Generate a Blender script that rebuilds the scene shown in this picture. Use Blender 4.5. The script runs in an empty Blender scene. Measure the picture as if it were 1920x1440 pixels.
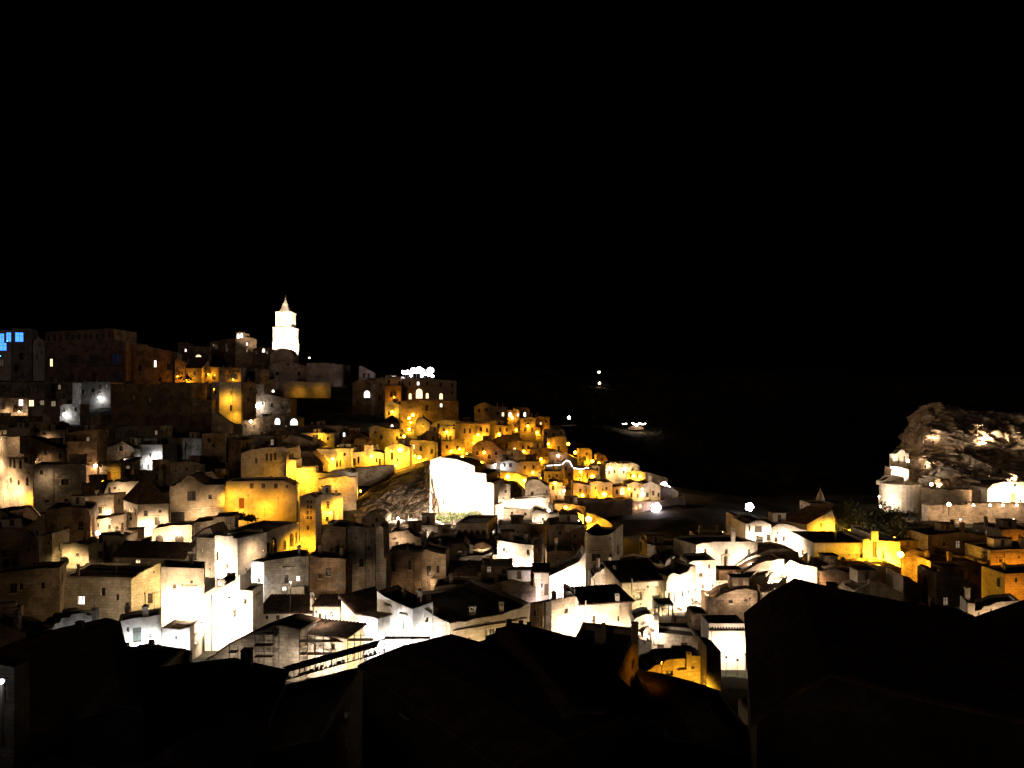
import bpy, bmesh, math, random
from mathutils import Vector, Matrix, noise
from mathutils.geometry import tessellate_polygon
from mathutils.bvhtree import BVHTree
import numpy as np
R = random.Random(7)
SC = bpy.context.scene
COL = SC.collection
# ---------------------------------------------------------------- camera, sky, moonlight, exposure
K = 1450.0            # focal length in photograph pixels
HOR = 760.0           # the horizon's row
cam_d = bpy.data.cameras.new('camera'); cam = bpy.data.objects.new('camera', cam_d); COL.objects.link(cam)
cam.location = (0, 0, 0); cam.rotation_euler = (math.radians(90), 0, 0)
cam_d.sensor_width = 36.0; cam_d.lens = 36.0*K/1920; cam_d.shift_y = (HOR-720)/1920
cam_d.clip_start = 0.5; cam_d.clip_end = 6000
SC.camera = cam
w = bpy.data.worlds.new('World'); SC.world = w; w.use_nodes = True
nt = w.node_tree; bg = nt.nodes['Background']
sky = nt.nodes.new('ShaderNodeTexSky'); sky.sky_type = 'NISHITA'; sky.sun_disc = False
sky.sun_elevation = math.radians(-9); sky.sun_rotation = math.radians(200)
nt.links.new(sky.outputs[0], bg.inputs[0]); bg.inputs[1].default_value = 0.05
sun_d = bpy.data.lights.new('town_glow_fill', 'SUN'); sun = bpy.data.objects.new('town_glow_fill', sun_d); COL.objects.link(sun)  # weak warm fill added to lift dim walls, standing for the town's glow
sun_d.energy = 0.1; sun_d.angle = math.radians(6); sun_d.color = (1, .69, .47)
sun.rotation_euler = (math.radians(84), 0, math.radians(-22))
vs = SC.view_settings; SC.display_settings.display_device = 'sRGB'
vs.view_transform = 'Standard'; vs.look = 'None'; vs.gamma = 1; vs.exposure = 0; vs.use_curve_mapping = False
cy = SC.cycles
cy.use_denoising = True; cy.max_bounces = 5; cy.diffuse_bounces = 3; cy.glossy_bounces = 1; cy.transmission_bounces = 2
cy.volume_bounces = 0; cy.sample_clamp_indirect = 3; cy.use_light_tree = True; cy.caustics_reflective = False; cy.caustics_refractive = False
# ---------------------------------------------------------------- pixels to places
_P = [(560,640),(600,560),(640,500),(700,425),(760,362),(800,320),(850,275),(900,237),(950,206),(1000,181),(1050,159),(1100,140),
      (1150,122),(1200,107),(1250,94),(1300,81),(1350,70),(1440,55),(1600,40),(1900,25)]
def yg(py): return float(np.interp(py, [p[0] for p in _P], [p[1] for p in _P]))
def at(px, py, Y): return Vector(((px-960)/K*Y, Y, (HOR-py)/K*Y))
# ---------------------------------------------------------------- materials
MATS = {}
def nodes(name):
    m = bpy.data.materials.new(name); m.use_nodes = True; t = m.node_tree
    return m, t, t.nodes['Principled BSDF']
def mixc(t, fac, a, b):
    n = t.nodes.new('ShaderNodeMix'); n.data_type = 'RGBA'
    if hasattr(fac, 'is_linked') or not isinstance(fac, (int, float)): t.links.new(fac, n.inputs[0])
    else: n.inputs[0].default_value = fac
    for i, c in ((6, a), (7, b)):
        if isinstance(c, tuple): n.inputs[i].default_value = (*c, 1)
        else: t.links.new(c, n.inputs[i])
    return n.outputs[2]
def stone_mat(name, light, dark, block=True, stain=(.10,.075,.05), sf=.6, bw=.9, bh=.45):
    m, t, p = nodes(name); L = t.links.new
    g = t.nodes.new('ShaderNodeNewGeometry')
    n1 = t.nodes.new('ShaderNodeTexNoise'); n1.inputs['Scale'].default_value = .28; n1.inputs['Detail'].default_value = 8; n1.inputs['Roughness'].default_value = .68
    L(g.outputs['Position'], n1.inputs['Vector'])
    r1 = t.nodes.new('ShaderNodeMapRange'); r1.inputs[1].default_value = .42; r1.inputs[2].default_value = .58; L(n1.outputs[0], r1.inputs[0])
    c = mixc(t, r1.outputs[0], dark, light)
    n0 = t.nodes.new('ShaderNodeTexNoise'); n0.inputs['Scale'].default_value = 1.1; n0.inputs['Detail'].default_value = 10; n0.inputs['Roughness'].default_value = .8; n0.inputs['Distortion'].default_value = .6
    L(g.outputs['Position'], n0.inputs['Vector']); r0 = t.nodes.new('ShaderNodeMapRange'); r0.inputs[1].default_value = .5; r0.inputs[2].default_value = .64; r0.inputs[4].default_value = .5; L(n0.outputs[0], r0.inputs[0])
    c = mixc(t, r0.outputs[0], c, tuple(q*.45 for q in dark))
    # streaky stains that run down the wall
    mp = t.nodes.new('ShaderNodeMapping'); mp.inputs['Scale'].default_value = (1.1, 1.1, .16); L(g.outputs['Position'], mp.inputs[0])
    n2 = t.nodes.new('ShaderNodeTexNoise'); n2.inputs['Scale'].default_value = .8; n2.inputs['Detail'].default_value = 6; n2.inputs['Roughness'].default_value = .7; L(mp.outputs[0], n2.inputs['Vector'])
    r2 = t.nodes.new('ShaderNodeMapRange'); r2.inputs[1].default_value = .52; r2.inputs[2].default_value = .74; r2.inputs[4].default_value = sf; L(n2.outputs[0], r2.inputs[0])
    c = mixc(t, r2.outputs[0], c, stain)
    if block:
        uv = t.nodes.new('ShaderNodeUVMap')
        br = t.nodes.new('ShaderNodeTexBrick'); br.inputs['Scale'].default_value = 1; br.inputs['Brick Width'].default_value = bw; br.inputs['Row Height'].default_value = bh
        br.inputs['Mortar Size'].default_value = .03; br.inputs['Color1'].default_value = (1,1,1,1); br.inputs['Color2'].default_value = (.72,.70,.66,1); br.inputs['Mortar'].default_value = (.5,.46,.4,1)
        L(uv.outputs[0], br.inputs['Vector'])
        mm = t.nodes.new('ShaderNodeMix'); mm.data_type = 'RGBA'; mm.blend_type = 'MULTIPLY'; mm.inputs[0].default_value = .75
        L(c, mm.inputs[6]); L(br.outputs[0], mm.inputs[7]); c = mm.outputs[2]
    L(c, p.inputs['Base Color']); p.inputs['Roughness'].default_value = .92; p.inputs['Specular IOR Level'].default_value = .15
    n3 = t.nodes.new('ShaderNodeTexNoise'); n3.inputs['Scale'].default_value = 1.4; n3.inputs['Detail'].default_value = 8; n3.inputs['Roughness'].default_value = .7; L(g.outputs['Position'], n3.inputs['Vector'])
    bp = t.nodes.new('ShaderNodeBump'); bp.inputs['Strength'].default_value = .7; bp.inputs['Distance'].default_value = .4; L(n3.outputs[0], bp.inputs['Height']); L(bp.outputs[0], p.inputs['Normal'])
    MATS[name] = m; return m
stone_mat('tuff', (.50,.41,.31), (.28,.215,.15))
stone_mat('tuff_grey', (.38,.34,.28), (.17,.15,.125))
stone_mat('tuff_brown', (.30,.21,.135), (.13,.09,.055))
stone_mat('plaster', (.58,.52,.43), (.42,.36,.28), block=False, sf=.45)
stone_mat('ashlar', (.52,.44,.33), (.36,.29,.20), sf=.35)
stone_mat('rock', (.60,.52,.42), (.24,.19,.15), block=False, sf=.8)
stone_mat('tuff_shaded', (.075,.06,.045), (.03,.024,.018))  # foreground tuff with its lack of light put into the colour
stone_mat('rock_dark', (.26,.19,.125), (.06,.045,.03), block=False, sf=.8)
stone_mat('paving', (.26,.21,.155), (.13,.10,.07), block=False, sf=.5)
stone_mat('plaza', (.42,.36,.28), (.28,.23,.17), bw=1.2, bh=.8)
def ground_mat():
    m, t, p = nodes('scrub'); L = t.links.new; g = t.nodes.new('ShaderNodeNewGeometry')
    n = t.nodes.new('ShaderNodeTexNoise'); n.inputs['Scale'].default_value = .12; n.inputs['Detail'].default_value = 9; L(g.outputs['Position'], n.inputs['Vector'])
    r = t.nodes.new('ShaderNodeMapRange'); r.inputs[1].default_value = .4; r.inputs[2].default_value = .6; L(n.outputs[0], r.inputs[0])
    L(mixc(t, r.outputs[0], (.018,.018,.012), (.06,.05,.035)), p.inputs['Base Color']); p.inputs['Roughness'].default_value = 1; p.inputs['Specular IOR Level'].default_value = .05
    MATS['scrub'] = m
ground_mat()
def tile_mat(name, a, b):
    m, t, p = nodes(name); L = t.links.new; g = t.nodes.new('ShaderNodeNewGeometry')
    n = t.nodes.new('ShaderNodeTexNoise'); n.inputs['Scale'].default_value = .9; n.inputs['Detail'].default_value = 8; n.inputs['Roughness'].default_value = .7; L(g.outputs['Position'], n.inputs['Vector'])
    r = t.nodes.new('ShaderNodeMapRange'); r.inputs[1].default_value = .38; r.inputs[2].default_value = .62; L(n.outputs[0], r.inputs[0])
    L(mixc(t, r.outputs[0], a, b), p.inputs['Base Color']); p.inputs['Roughness'].default_value = .95; p.inputs['Specular IOR Level'].default_value = .08
    MATS[name] = m
tile_mat('roof_tile', (.045,.032,.024), (.12,.075,.05))
tile_mat('roof_flat', (.05,.04,.03), (.11,.085,.065))
def flat_mat(name, c, rough=.8, metal=0, spec=.3):
    m, t, p = nodes(name); p.inputs['Base Color'].default_value = (*c, 1); p.inputs['Roughness'].default_value = rough; p.inputs['Metallic'].default_value = metal; p.inputs['Specular IOR Level'].default_value = spec
    MATS[name] = m
flat_mat('glass_dark', (.02,.018,.016), .25, 0, .5); flat_mat('timber', (.07,.04,.02)); flat_mat('timber_red', (.14,.05,.02)); flat_mat('shutter', (.05,.07,.05)); flat_mat('metal', (.12,.12,.12), .5, .6)
flat_mat('frame_pale', (.5,.45,.37)); flat_mat('cloth', (.03,.03,.035), .9); flat_mat('skin', (.4,.25,.18)); flat_mat('awning', (.5,.48,.45), .9); flat_mat('iron', (.03,.025,.02), .6, .5)
flat_mat('bark', (.06,.045,.03)); flat_mat('car_paint', (.25,.26,.28), .35, .3); flat_mat('rubber', (.02,.02,.02))
def leaf_mat():
    m, t, p = nodes('leaves'); L = t.links.new; g = t.nodes.new('ShaderNodeNewGeometry')
    n = t.nodes.new('ShaderNodeTexNoise'); n.inputs['Scale'].default_value = 1.5; L(g.outputs['Position'], n.inputs['Vector'])
    L(mixc(t, n.outputs[0], (.03,.05,.015), (.10,.10,.035)), p.inputs['Base Color']); p.inputs['Roughness'].default_value = .8
    MATS['leaves'] = m
leaf_mat()
def emit_mat(name, c, s):
    m = bpy.data.materials.new(name); m.use_nodes = True; t = m.node_tree; t.nodes.clear()
    e = t.nodes.new('ShaderNodeEmission'); o = t.nodes.new('ShaderNodeOutputMaterial'); e.inputs[0].default_value = (*c, 1); e.inputs[1].default_value = s
    t.links.new(e.outputs[0], o.inputs[0]); m.cycles.emission_sampling = 'NONE'; MATS[name] = m
LC = {'S': (1,.42,.02), 'O': (1,.33,.015), 'Y': (1,.50,.032), 'W': (1,.68,.40), 'N': (1,.81,.63), 'C': (.82,.88,1), 'P': (1,.74,.34), 'V': (.86,.78,1), 'B': (.02,.16,1)}
LNAME = {'S': 'yellow', 'O': 'orange', 'Y': 'golden', 'W': 'warm white', 'N': 'white', 'C': 'cold white', 'P': 'pale yellow', 'V': 'bluish white', 'B': 'blue'}
for k_, c_ in LC.items(): emit_mat('glow_'+k_, c_, 40)
emit_mat('win_warm', (1,.72,.4), 2.2); emit_mat('win_white', (1,.95,.85), 3); emit_mat('win_blue', (.05,.22,1), 2.6); emit_mat('win_cool', (.7,.85,1), 2.5); emit_mat('win_dim', (1,.75,.5), .25); emit_mat('led', (1,.9,.85), 3)
# ---------------------------------------------------------------- objects
class MB:
    """collects faces of one mesh in world space"""
    def __init__(s): s.v = []; s.f = []; s.m = []; s.uv = []; s.mats = []
    def mi(s, mat):
        if mat not in s.mats: s.mats.append(mat)
        return s.mats.index(mat)
    def face(s, pts, mat, uvs=None):
        i = len(s.v); s.v += [tuple(p) for p in pts]; s.f.append(tuple(range(i, i+len(pts)))); s.m.append(s.mi(mat))
        if uvs is None:
            a, b_, c = Vector(pts[0]), Vector(pts[1]), Vector(pts[2]); n = (b_-a).cross(c-a)
            if n.length < 1e-9: n = Vector((0, 0, 1))
            n.normalize()
            if abs(n.z) > .8: uvs = [(p[0], p[1]) for p in pts]
            else:
                t = Vector((-n.y, n.x, 0)).normalized(); uvs = [(t.x*p[0]+t.y*p[1], p[2]) for p in pts]
        s.uv += list(uvs)
    def box(s, c, ax, ay, az, mat, taper=1.0):
        """box on base centre c, half vectors ax, ay, full height vector az"""
        c, ax, ay, az = Vector(c), Vector(ax), Vector(ay), Vector(az)
        lo = [c-ax-ay, c+ax-ay, c+ax+ay, c-ax+ay]; hi = [c+az+(p-c)*taper for p in lo]
        for i in range(4): j = (i+1) % 4; s.face([lo[i], lo[j], hi[j], hi[i]], mat)
        s.face(hi, mat); s.face(lo[::-1], mat)
    def abox(s, x0, x1, y0, y1, z0, z1, mat): s.box(((x0+x1)/2, (y0+y1)/2, z0), ((x1-x0)/2, 0, 0), (0, (y1-y0)/2, 0), (0, 0, z1-z0), mat)
    def tube(s, a, b_, r, mat, n=6, r2=None):
        a, b_ = Vector(a), Vector(b_); d = (b_-a); r2 = r if r2 is None else r2
        if d.length < 1e-6: return
        d.normalize(); u = d.orthogonal().normalized(); v = d.cross(u)
        P = [a+(u*math.cos(t)+v*math.sin(t))*r for t in [2*math.pi*k/n for k in range(n)]]
        Q = [b_+(u*math.cos(t)+v*math.sin(t))*r2 for t in [2*math.pi*k/n for k in range(n)]]
        for i in range(n): j = (i+1) % n; s.face([P[i], P[j], Q[j], Q[i]], mat)
        s.face(P[::-1], mat); s.face(Q, mat)
    def lathe(s, c, prof, mat, n=16, a0=0., rot=0.):
        c = Vector(c)
        for (r0, z0), (r1, z1) in zip(prof, prof[1:]):
            for i in range(n):
                t0 = rot+2*math.pi*i/n; t1 = rot+2*math.pi*(i+1)/n
                q = [c+Vector((r0*math.cos(t0), r0*math.sin(t0), z0)), c+Vector((r0*math.cos(t1), r0*math.sin(t1), z0)), c+Vector((r1*math.cos(t1), r1*math.sin(t1), z1)), c+Vector((r1*math.cos(t0), r1*math.sin(t0), z1))]
                if r0 < 1e-4: q = [q[0], q[2], q[3]]
                elif r1 < 1e-4: q = [q[0], q[1], q[2]]
                s.face(q, mat)
    def ball(s, c, r, mat, n=8, m=5):
        prof = [(max(0., r*math.sin(math.pi*k/m)), -r*math.cos(math.pi*k/m)) for k in range(m+1)]; prof[0] = (0, -r); prof[-1] = (0, r)
        s.lathe(c, prof, mat, n)
    def build(s, name, parent=None, org=None, smooth=False, **tags):
        if not s.f: return None
        org = Vector(parent['_o']) if parent is not None and '_o' in parent else (Vector(org) if org is not None else Vector((0, 0, 0)))
        me = bpy.data.meshes.new(name)
        me.from_pydata([(p[0]-org.x, p[1]-org.y, p[2]-org.z) for p in s.v], [], s.f)
        for mt in s.mats: me.materials.append(MATS[mt])
        me.polygons.foreach_set('material_index', s.m)
        ul = me.uv_layers.new(name='UVMap'); ul.data.foreach_set('uv', [c for p in s.uv for c in p])
        if smooth: me.polygons.foreach_set('use_smooth', [True]*len(s.f))
        me.update()
        o = bpy.data.objects.new(name, me); COL.objects.link(o)
        if parent is not None:
            o.parent = parent
        else: o.location = org
        for k, v in tags.items(): o[k] = v
        return o
def thing(name, loc, label, cat, group=None):
    o = bpy.data.objects.new(name, None); COL.objects.link(o); o.location = loc; o.empty_display_size = .5
    o['label'] = label; o['category'] = cat; o['_o'] = tuple(loc)
    if group: o['group'] = group
    return o
WALLS = ([], [])       # world-space wall faces for finding where lamps hang
OWNER = []             # label of the building each wall face belongs to
def wallface(tri, owner):
    i = len(WALLS[0]); WALLS[0].extend([tuple(p) for p in tri]); WALLS[1].append(tuple(range(i, i+len(tri)))); OWNER.append(owner)
BASES = []             # ground points (x, y, z)
BUILT = {}
def poly_tri(rings, tow, mb, mat, owner=None):
    """rings of (u, z); tow maps (u, z) to the world"""
    flat = [p for r in rings for p in r]
    for t in tessellate_polygon([[Vector((p[0], p[1], 0)) for p in r] for r in rings]):
        q = [flat[i] for i in t]
        if abs((q[1][0]-q[0][0])*(q[2][1]-q[0][1])-(q[2][0]-q[0][0])*(q[1][1]-q[0][1])) < 1e-7: continue
        mb.face([tow(*p) for p in q], mat, q)
        if owner is not None: wallface([tow(*p) for p in q], owner)
class Plane:
    """a vertical wall plane from P along direction D (unit, horizontal), outward normal N, length W"""
    def __init__(s, P, Q, out_hint):
        s.P = Vector((P[0], P[1], 0)); d = Vector((Q[0]-P[0], Q[1]-P[1], 0)); s.W = d.length; s.D = d/s.W
        n = Vector((s.D.y, -s.D.x, 0)); s.N = n if n.dot(out_hint) > 0 else -n
        s.holes = []; s.ztop = None
    def w(s, u, z, o=0.): p = s.P+s.D*u+s.N*o; return Vector((p.x, p.y, z))
    def hit(s, px, py):
        t = (px-960)/K; den = s.D.x-t*s.D.y
        if abs(den) < 1e-6: return None
        u = (t*s.P.y-s.P.x)/den; Y = s.P.y+u*s.D.y
        if Y < 3: return None
        return u, (HOR-py)/K*Y, Y
    def faces_cam(s): return s.N.dot(-(s.P+s.D*s.W*.5)) > 0
def hole_ring(u, z, w_, h_, arch):
    if not arch: return [(u-w_/2, z-h_/2), (u+w_/2, z-h_/2), (u+w_/2, z+h_/2), (u-w_/2, z+h_/2)]
    r = w_/2; zc = z+h_/2-r
    if h_ < w_*.62: r2 = h_*.6
    return [(u-r, z-h_/2), (u+r, z-h_/2)] + [(u+r*math.cos(a), zc+r*math.sin(a)) for a in [math.pi*k/6 for k in range(7)]]
PANE = {'w': 'glass_dark', 'a': 'glass_dark', 'c': 'glass_dark', 'o': 'glass_dark', 'l': 'win_warm', 'L': 'win_white', 'B': 'win_blue', 'k': 'win_cool', 'm': 'win_dim', 'd': 'timber', 'D': 'timber_red', 'A': 'timber', 'e': 'win_warm', 'g': 'shutter', 'E': 'win_white'}
ARCH = 'aoAeE'
def build_opening(root, pl, u, z, w_, h_, k):
    ring = hole_ring(u, z, w_, h_, k in ARCH); dep = .35
    nm = 'door' if k in 'dDAg' and k != 'g' else ('archway' if k == 'o' else 'window')
    fr = MB(); m = root['_wm']
    n = len(ring)
    for i in range(n):
        a, b_ = ring[i], ring[(i+1) % n]; fr.face([pl.w(*a), pl.w(*b_), pl.w(*b_, -dep), pl.w(*a, -dep)], m)
    if k not in 'o':
        t = .09 if w_ < 1.2 else .12
        mat = 'timber' if nm == 'window' else 'timber'
        if nm == 'window':
            fr.box(pl.w(u, z-h_/2+.02, -dep+.08), pl.D*(t/2), pl.N*.04, (0, 0, h_-.1 if k not in ARCH else h_-w_*.1), mat)
            fr.box(pl.w(u, z+h_*.12, -dep+.08), pl.D*(w_/2-.01), pl.N*.035, (0, 0, t), mat)
        if k == 'c':
            for s_ in (-1, 1): fr.box(pl.w(u+s_*(w_/2+.22), z-h_/2-.1, .06), pl.D*.18, pl.N*.08, (0, 0, h_+.3), 'ashlar')
            fr.box(pl.w(u, z+h_/2+.04, .1), pl.D*(w_/2+.55), pl.N*.14, (0, 0, .28), 'ashlar')
        if nm == 'window' and w_ > .5: fr.box(pl.w(u, z-h_/2-.16, .06), pl.D*(w_/2+.12), pl.N*.1, (0, 0, .14), 'ashlar')
    o = fr.build(nm, root)
    pn = MB(); poly_tri([ring], lambda a, b_: pl.w(a, b_, -dep+.01), pn, PANE[k])
    po = pn.build('door_leaf' if nm == 'door' else ('opening' if k == 'o' else 'pane'), o) if o else None
    if po is not None:   # the opening mesh sits under a part placed at the same origin
        pass
_orig_build = MB.build
def build_child(self, name, parent=None, **kw):
    if parent is not None and '_o' not in parent:
        top = parent
        while '_o' not in top: top = top.parent
        o = _orig_build(self, name, None, org=Vector(top['_o']), **kw)
        if o is not None: o.parent = parent; o.location = (0, 0, 0)
        return o
    return _orig_build(self, name, parent, **kw)
MB.build = build_child
def clip_outline(ol, a, b_):
    """part of the outline polyline with u in [a, b_]"""
    out = []
    for (u0, z0), (u1, z1) in zip(ol, ol[1:]):
        if abs(u1-u0) < 1e-6:
            if a < u0 < b_: out += [(u0, z0), (u1, z1)]
            continue
        lo, hi = max(a, min(u0, u1)), min(b_, max(u0, u1))
        if hi <= lo: continue
        f = lambda u: z0+(z1-z0)*(u-u0)/(u1-u0)
        out += [(lo, f(lo)), (hi, f(hi))]
    r = []
    for p in out:
        if not r or abs(p[0]-r[-1][0]) > 1e-5 or abs(p[1]-r[-1][1]) > 1e-5: r.append(p)
    return r
def parse_w(s):
    out = []
    for q in s.replace('\n', ' ').split(';'):
        q = q.split()
        if q: out.append((float(q[0]), float(q[1]), float(q[2]), float(q[3]), q[4]))
    return out
def parse_ol(s): return [tuple(float(c) for c in q.split(',')) for q in s.split()]
def b(label, x0, x1, top, bot, y=(0, 0), e=None, d=10., r='f', w='', m='tuff', rise=2., nm='stone_house', cat='house', yo=0., ch='', led='', par=.4, auto=0, Y=None, group=None, deep=4., rp=None):
    """one building: front wall from column x0 to x1 with a traced top, thickness from e or d"""
    Y0 = (yg(bot) if Y is None else Y)+yo
    if e is None and d > 4 and r in 'ft' and Y is None:      # rows of shallow houses step down the slope
        zz = abs((HOR-(top if not isinstance(top, str) else parse_ol(top)[0][1]))/K*Y0)
        d = max(4., min(d, (15 if r == 'f' else 22)*Y0*Y0/(K*max(zz, 1.))))
    A = Vector(((x0-960)/K*(Y0+y[0]), Y0+y[0], 0)); B = Vector(((x1-960)/K*(Y0+y[1]), Y0+y[1], 0))
    D = (B-A).normalized(); back = Vector((-D.y, D.x, 0))
    if back.y < 0: back = -back
    if e is not None:
        E = Vector(((e[0]-960)/K*(Y0+e[1]), Y0+e[1], 0)); v = (E-B) if e[0] > x1 else (E-A)
    else: v = back*d
    zb = (HOR-bot)/K*Y0-deep
    base = Vector(((A.x+B.x)/2, (A.y+B.y)/2, zb+deep))
    if deep > 0: BASES.append((A.x, A.y, zb+deep-.3)); BASES.append((B.x, B.y, zb+deep-.3)); BASES.append((base.x+v.x*.6, base.y+v.y*.6, zb+deep-.2))
    root = thing(nm, base, label, cat, group); root['_wm'] = m
    if r == 'e' or r == 's':           # eaves towards the viewer: the gable stands on the side
        tp = top if not isinstance(top, str) else parse_ol(top)[0][1]
        fp = Plane(A, B, -back); hh = fp.hit((x0+x1)/2, tp); zt = hh[1]
        P0, U, V = (B if (e is None or e[0] > x1) else A), v, (A-B if (e is None or e[0] > x1) else B-A)
        L = v.length
        if rp is not None:
            dd = v.y if (e is None) else (v.y if abs(v.y) > 6 else 9.)
            rise = max(.35, (HOR-rp)/K*(Y0+dd*(1 if r == 's' else .5))-zt)
        ol = [(0, zt), (L/2, zt+rise), (L, zt)] if r == 'e' else [(0, zt), (L, zt+rise)]
        rt = 't'
    else:
        P0, U, V = A, B-A, v; fp = Plane(A, B, -v)
        if isinstance(top, str):
            ol = []
            for px, py in parse_ol(top):
                u, z, _ = fp.hit(px, py); ol.append((u, z))
        else:
            u, z, _ = fp.hit((x0+x1)/2, top); ol = [(0, z), (fp.W, z)]
        rt = r
        zmid = None
    Wd = U.length; U = U.normalized(); rj = random.Random(sum(ord(c)*(i+3) for i, c in enumerate(label)))
    if rt == 'f' and Wd > 2.5:           # worn, uneven parapets
        o3 = []
        for (u0, z0), (u1, z1) in zip(ol, ol[1:]):
            n_ = max(1, int(abs(u1-u0)/1.0)); o3.append((u0, z0)); dz = 0
            for k in range(1, n_):
                q = k/n_+rj.uniform(-.25, .25)/n_; dz = dz if rj.random() < .55 else rj.choice((0, 0, -.09, .08, -.22, .05))
                if o3[-1][0] < u0+(u1-u0)*q: o3 += [(u0+(u1-u0)*q, z0+(z1-z0)*q+ (o3[-1][1]-(z0+(z1-z0)*q) if False else 0)+dz)]
        o3.append(ol[-1]); ol = o3
    L = V.length; V = V.normalized()
    ol = [(min(max(u, 0), Wd), z) for u, z in ol]
    if ol[0][0] > 1e-4: ol.insert(0, (0, ol[0][1]))
    if ol[-1][0] < Wd-1e-4: ol.append((Wd, ol[-1][1]))
    ol[0] = (0, ol[0][1]); ol[-1] = (Wd, ol[-1][1])
    if min(z for u, z in ol) - zb < 1: zb = min(z for u, z in ol)-1
    P1 = P0+U*Wd
    planes = []
    f0 = Plane(P0, P1, -V); f0.ol = ol; f1 = Plane(P0+V*L, P1+V*L, V); f1.ol = ol
    s0 = Plane(P0, P0+V*L, -U); s0.ol = [(0, ol[0][1]), (L, ol[0][1])]; s1 = Plane(P1, P1+V*L, U); s1.ol = [(0, ol[-1][1]), (L, ol[-1][1])]
    planes = [f0, f1, s0, s1]
    wm = MB()
    ops = []
    def ztop_at(pl, u):
        c = clip_outline(pl.ol, u-.01, u+.01); return min((z for _, z in c), default=pl.ol[0][1])
    for px, py, wp, hp, k in parse_w(w):
        best = None
        for pl in planes:
            if not pl.faces_cam(): continue
            h = pl.hit(px, py)
            if h and .1 < h[0] < pl.W-.1 and (best is None or h[2] < best[1][2]): best = (pl, h)
        if best is None: continue
        pl, (u, z, Yh) = best; h0, h1 = pl.hit(px-wp/2, py), pl.hit(px+wp/2, py)
        ww = abs(h1[0]-h0[0]); hm = hp/K*Yh
        if k == 's':
            q = MB(); q.box(pl.w(u, z-hm/2, .18), pl.D*(ww/2), pl.N*.22, (0, 0, hm), m); q.build('ledge', root); continue
        if k == 'b':      # balcony: slab, railing bars
            q = MB(); zz = z-hm/2; q.box(pl.w(u, zz-.2, .5), pl.D*(ww/2), pl.N*.5, (0, 0, .2), m); bo = q.build('balcony', root)
            q = MB(); q.box(pl.w(u, zz+.95, .96), pl.D*(ww/2), pl.N*.03, (0, 0, .06), 'iron'); q.box(pl.w(u, zz+.05, .96), pl.D*(ww/2), pl.N*.03, (0, 0, .05), 'iron')
            for i in range(int(ww/.25)+1): q.box(pl.w(u-ww/2+i*ww/int(ww/.25+1), zz, .96), pl.D*.02, pl.N*.02, (0, 0, 1.), 'iron')
            q.build('railing', bo); continue
        u = min(max(u, ww/2+.12), pl.W-ww/2-.12)
        ring = hole_ring(u, z, ww, hm, k in ARCH)
        if ww/2+.15 > pl.W/2 or any(z_+.08 > ztop_at(pl, min(max(u_, 0), pl.W)) or z_ < zb+.1 for u_, z_ in ring): continue
        if any(abs(u-o_[0]) < (ww+o_[2])/2+.1 and abs(z-o_[1]) < (hm+o_[3])/2+.1 for o_ in pl.holes): continue
        pl.holes.append((u, z, ww, hm)); pl.rings = getattr(pl, 'rings', [])+[ring]; ops.append((pl, u, z, ww, hm, k))
    if not auto and nm.endswith('house') and deep > 1 and d > 0: auto = 1 if len(ops) <= 3 else 0
    if auto:
        rr = random.Random(hash(label) % 9973 if False else sum(ord(c)*(i+1) for i, c in enumerate(label)))
        for pl in planes[:1]+planes[2:]:
            if not pl.faces_cam() or pl.W < 3.2: continue
            n = max(1, int(pl.W/3.1)); zt_ = min(z for u, z in pl.ol)
            for st in range(auto):
                for i in range(n):
                    if rr.random() < .35: continue
                    u = pl.W*(i+.5)/n+rr.uniform(-.5, .5); z = zt_-1.9-st*3.3+rr.uniform(-.2, .2); ww, hm = rr.choice([(.8, 1.2), (.9, 1.4), (.6, .6), (1., 1.9)])
                    k = rr.choice('wwwwagdcwm' if rr.random() < .5 else 'wwwagc')
                    ring = hole_ring(u, z, ww, hm, k in ARCH)
                    if u-ww/2 < .3 or u+ww/2 > pl.W-.3 or z-hm/2 < zb+1.5: continue
                    if any(abs(u-o_[0]) < (ww+o_[2])/2+.2 and abs(z-o_[1]) < (hm+o_[3])/2+.2 for o_ in pl.holes): continue
                    pl.holes.append((u, z, ww, hm)); pl.rings = getattr(pl, 'rings', [])+[ring]; ops.append((pl, u, z, ww, hm, k))
    for pl in planes:
        o2 = []
        for p in pl.ol:
            if not o2 or abs(p[0]-o2[-1][0]) > 1e-5 or abs(p[1]-o2[-1][1]) > 1e-5: o2.append(p)
        outer = [(0, zb), (pl.W, zb)]+o2[::-1]
        poly_tri([outer]+getattr(pl, 'rings', []), lambda u, z, pl=pl: pl.w(u, z), wm, m, label)
    if rt == 'f':
        t = min(.35, L*.2, Wd*.2); Lo = L-t
        def pt(u, z, ex): p = P0+U*u+V*ex; return Vector((p.x, p.y, z))
        for e0, e1 in ((0, t), (Lo, L)):
            for (u0, z0), (u1, z1) in zip(ol, ol[1:]):
                wm.face([pt(u0, z0, e0), pt(u1, z1, e0), pt(u1, z1, e1), pt(u0, z0, e1)], m)
                ee = e1 if e0 == 0 else e0
                if abs(u1-u0) > 1e-5: wm.face([pt(u0, z0, ee), pt(u1, z1, ee), pt(u1, z1-par-.05, ee), pt(u0, z0-par-.05, ee)], m)
        inn = clip_outline(ol, t, Wd-t)
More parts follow.
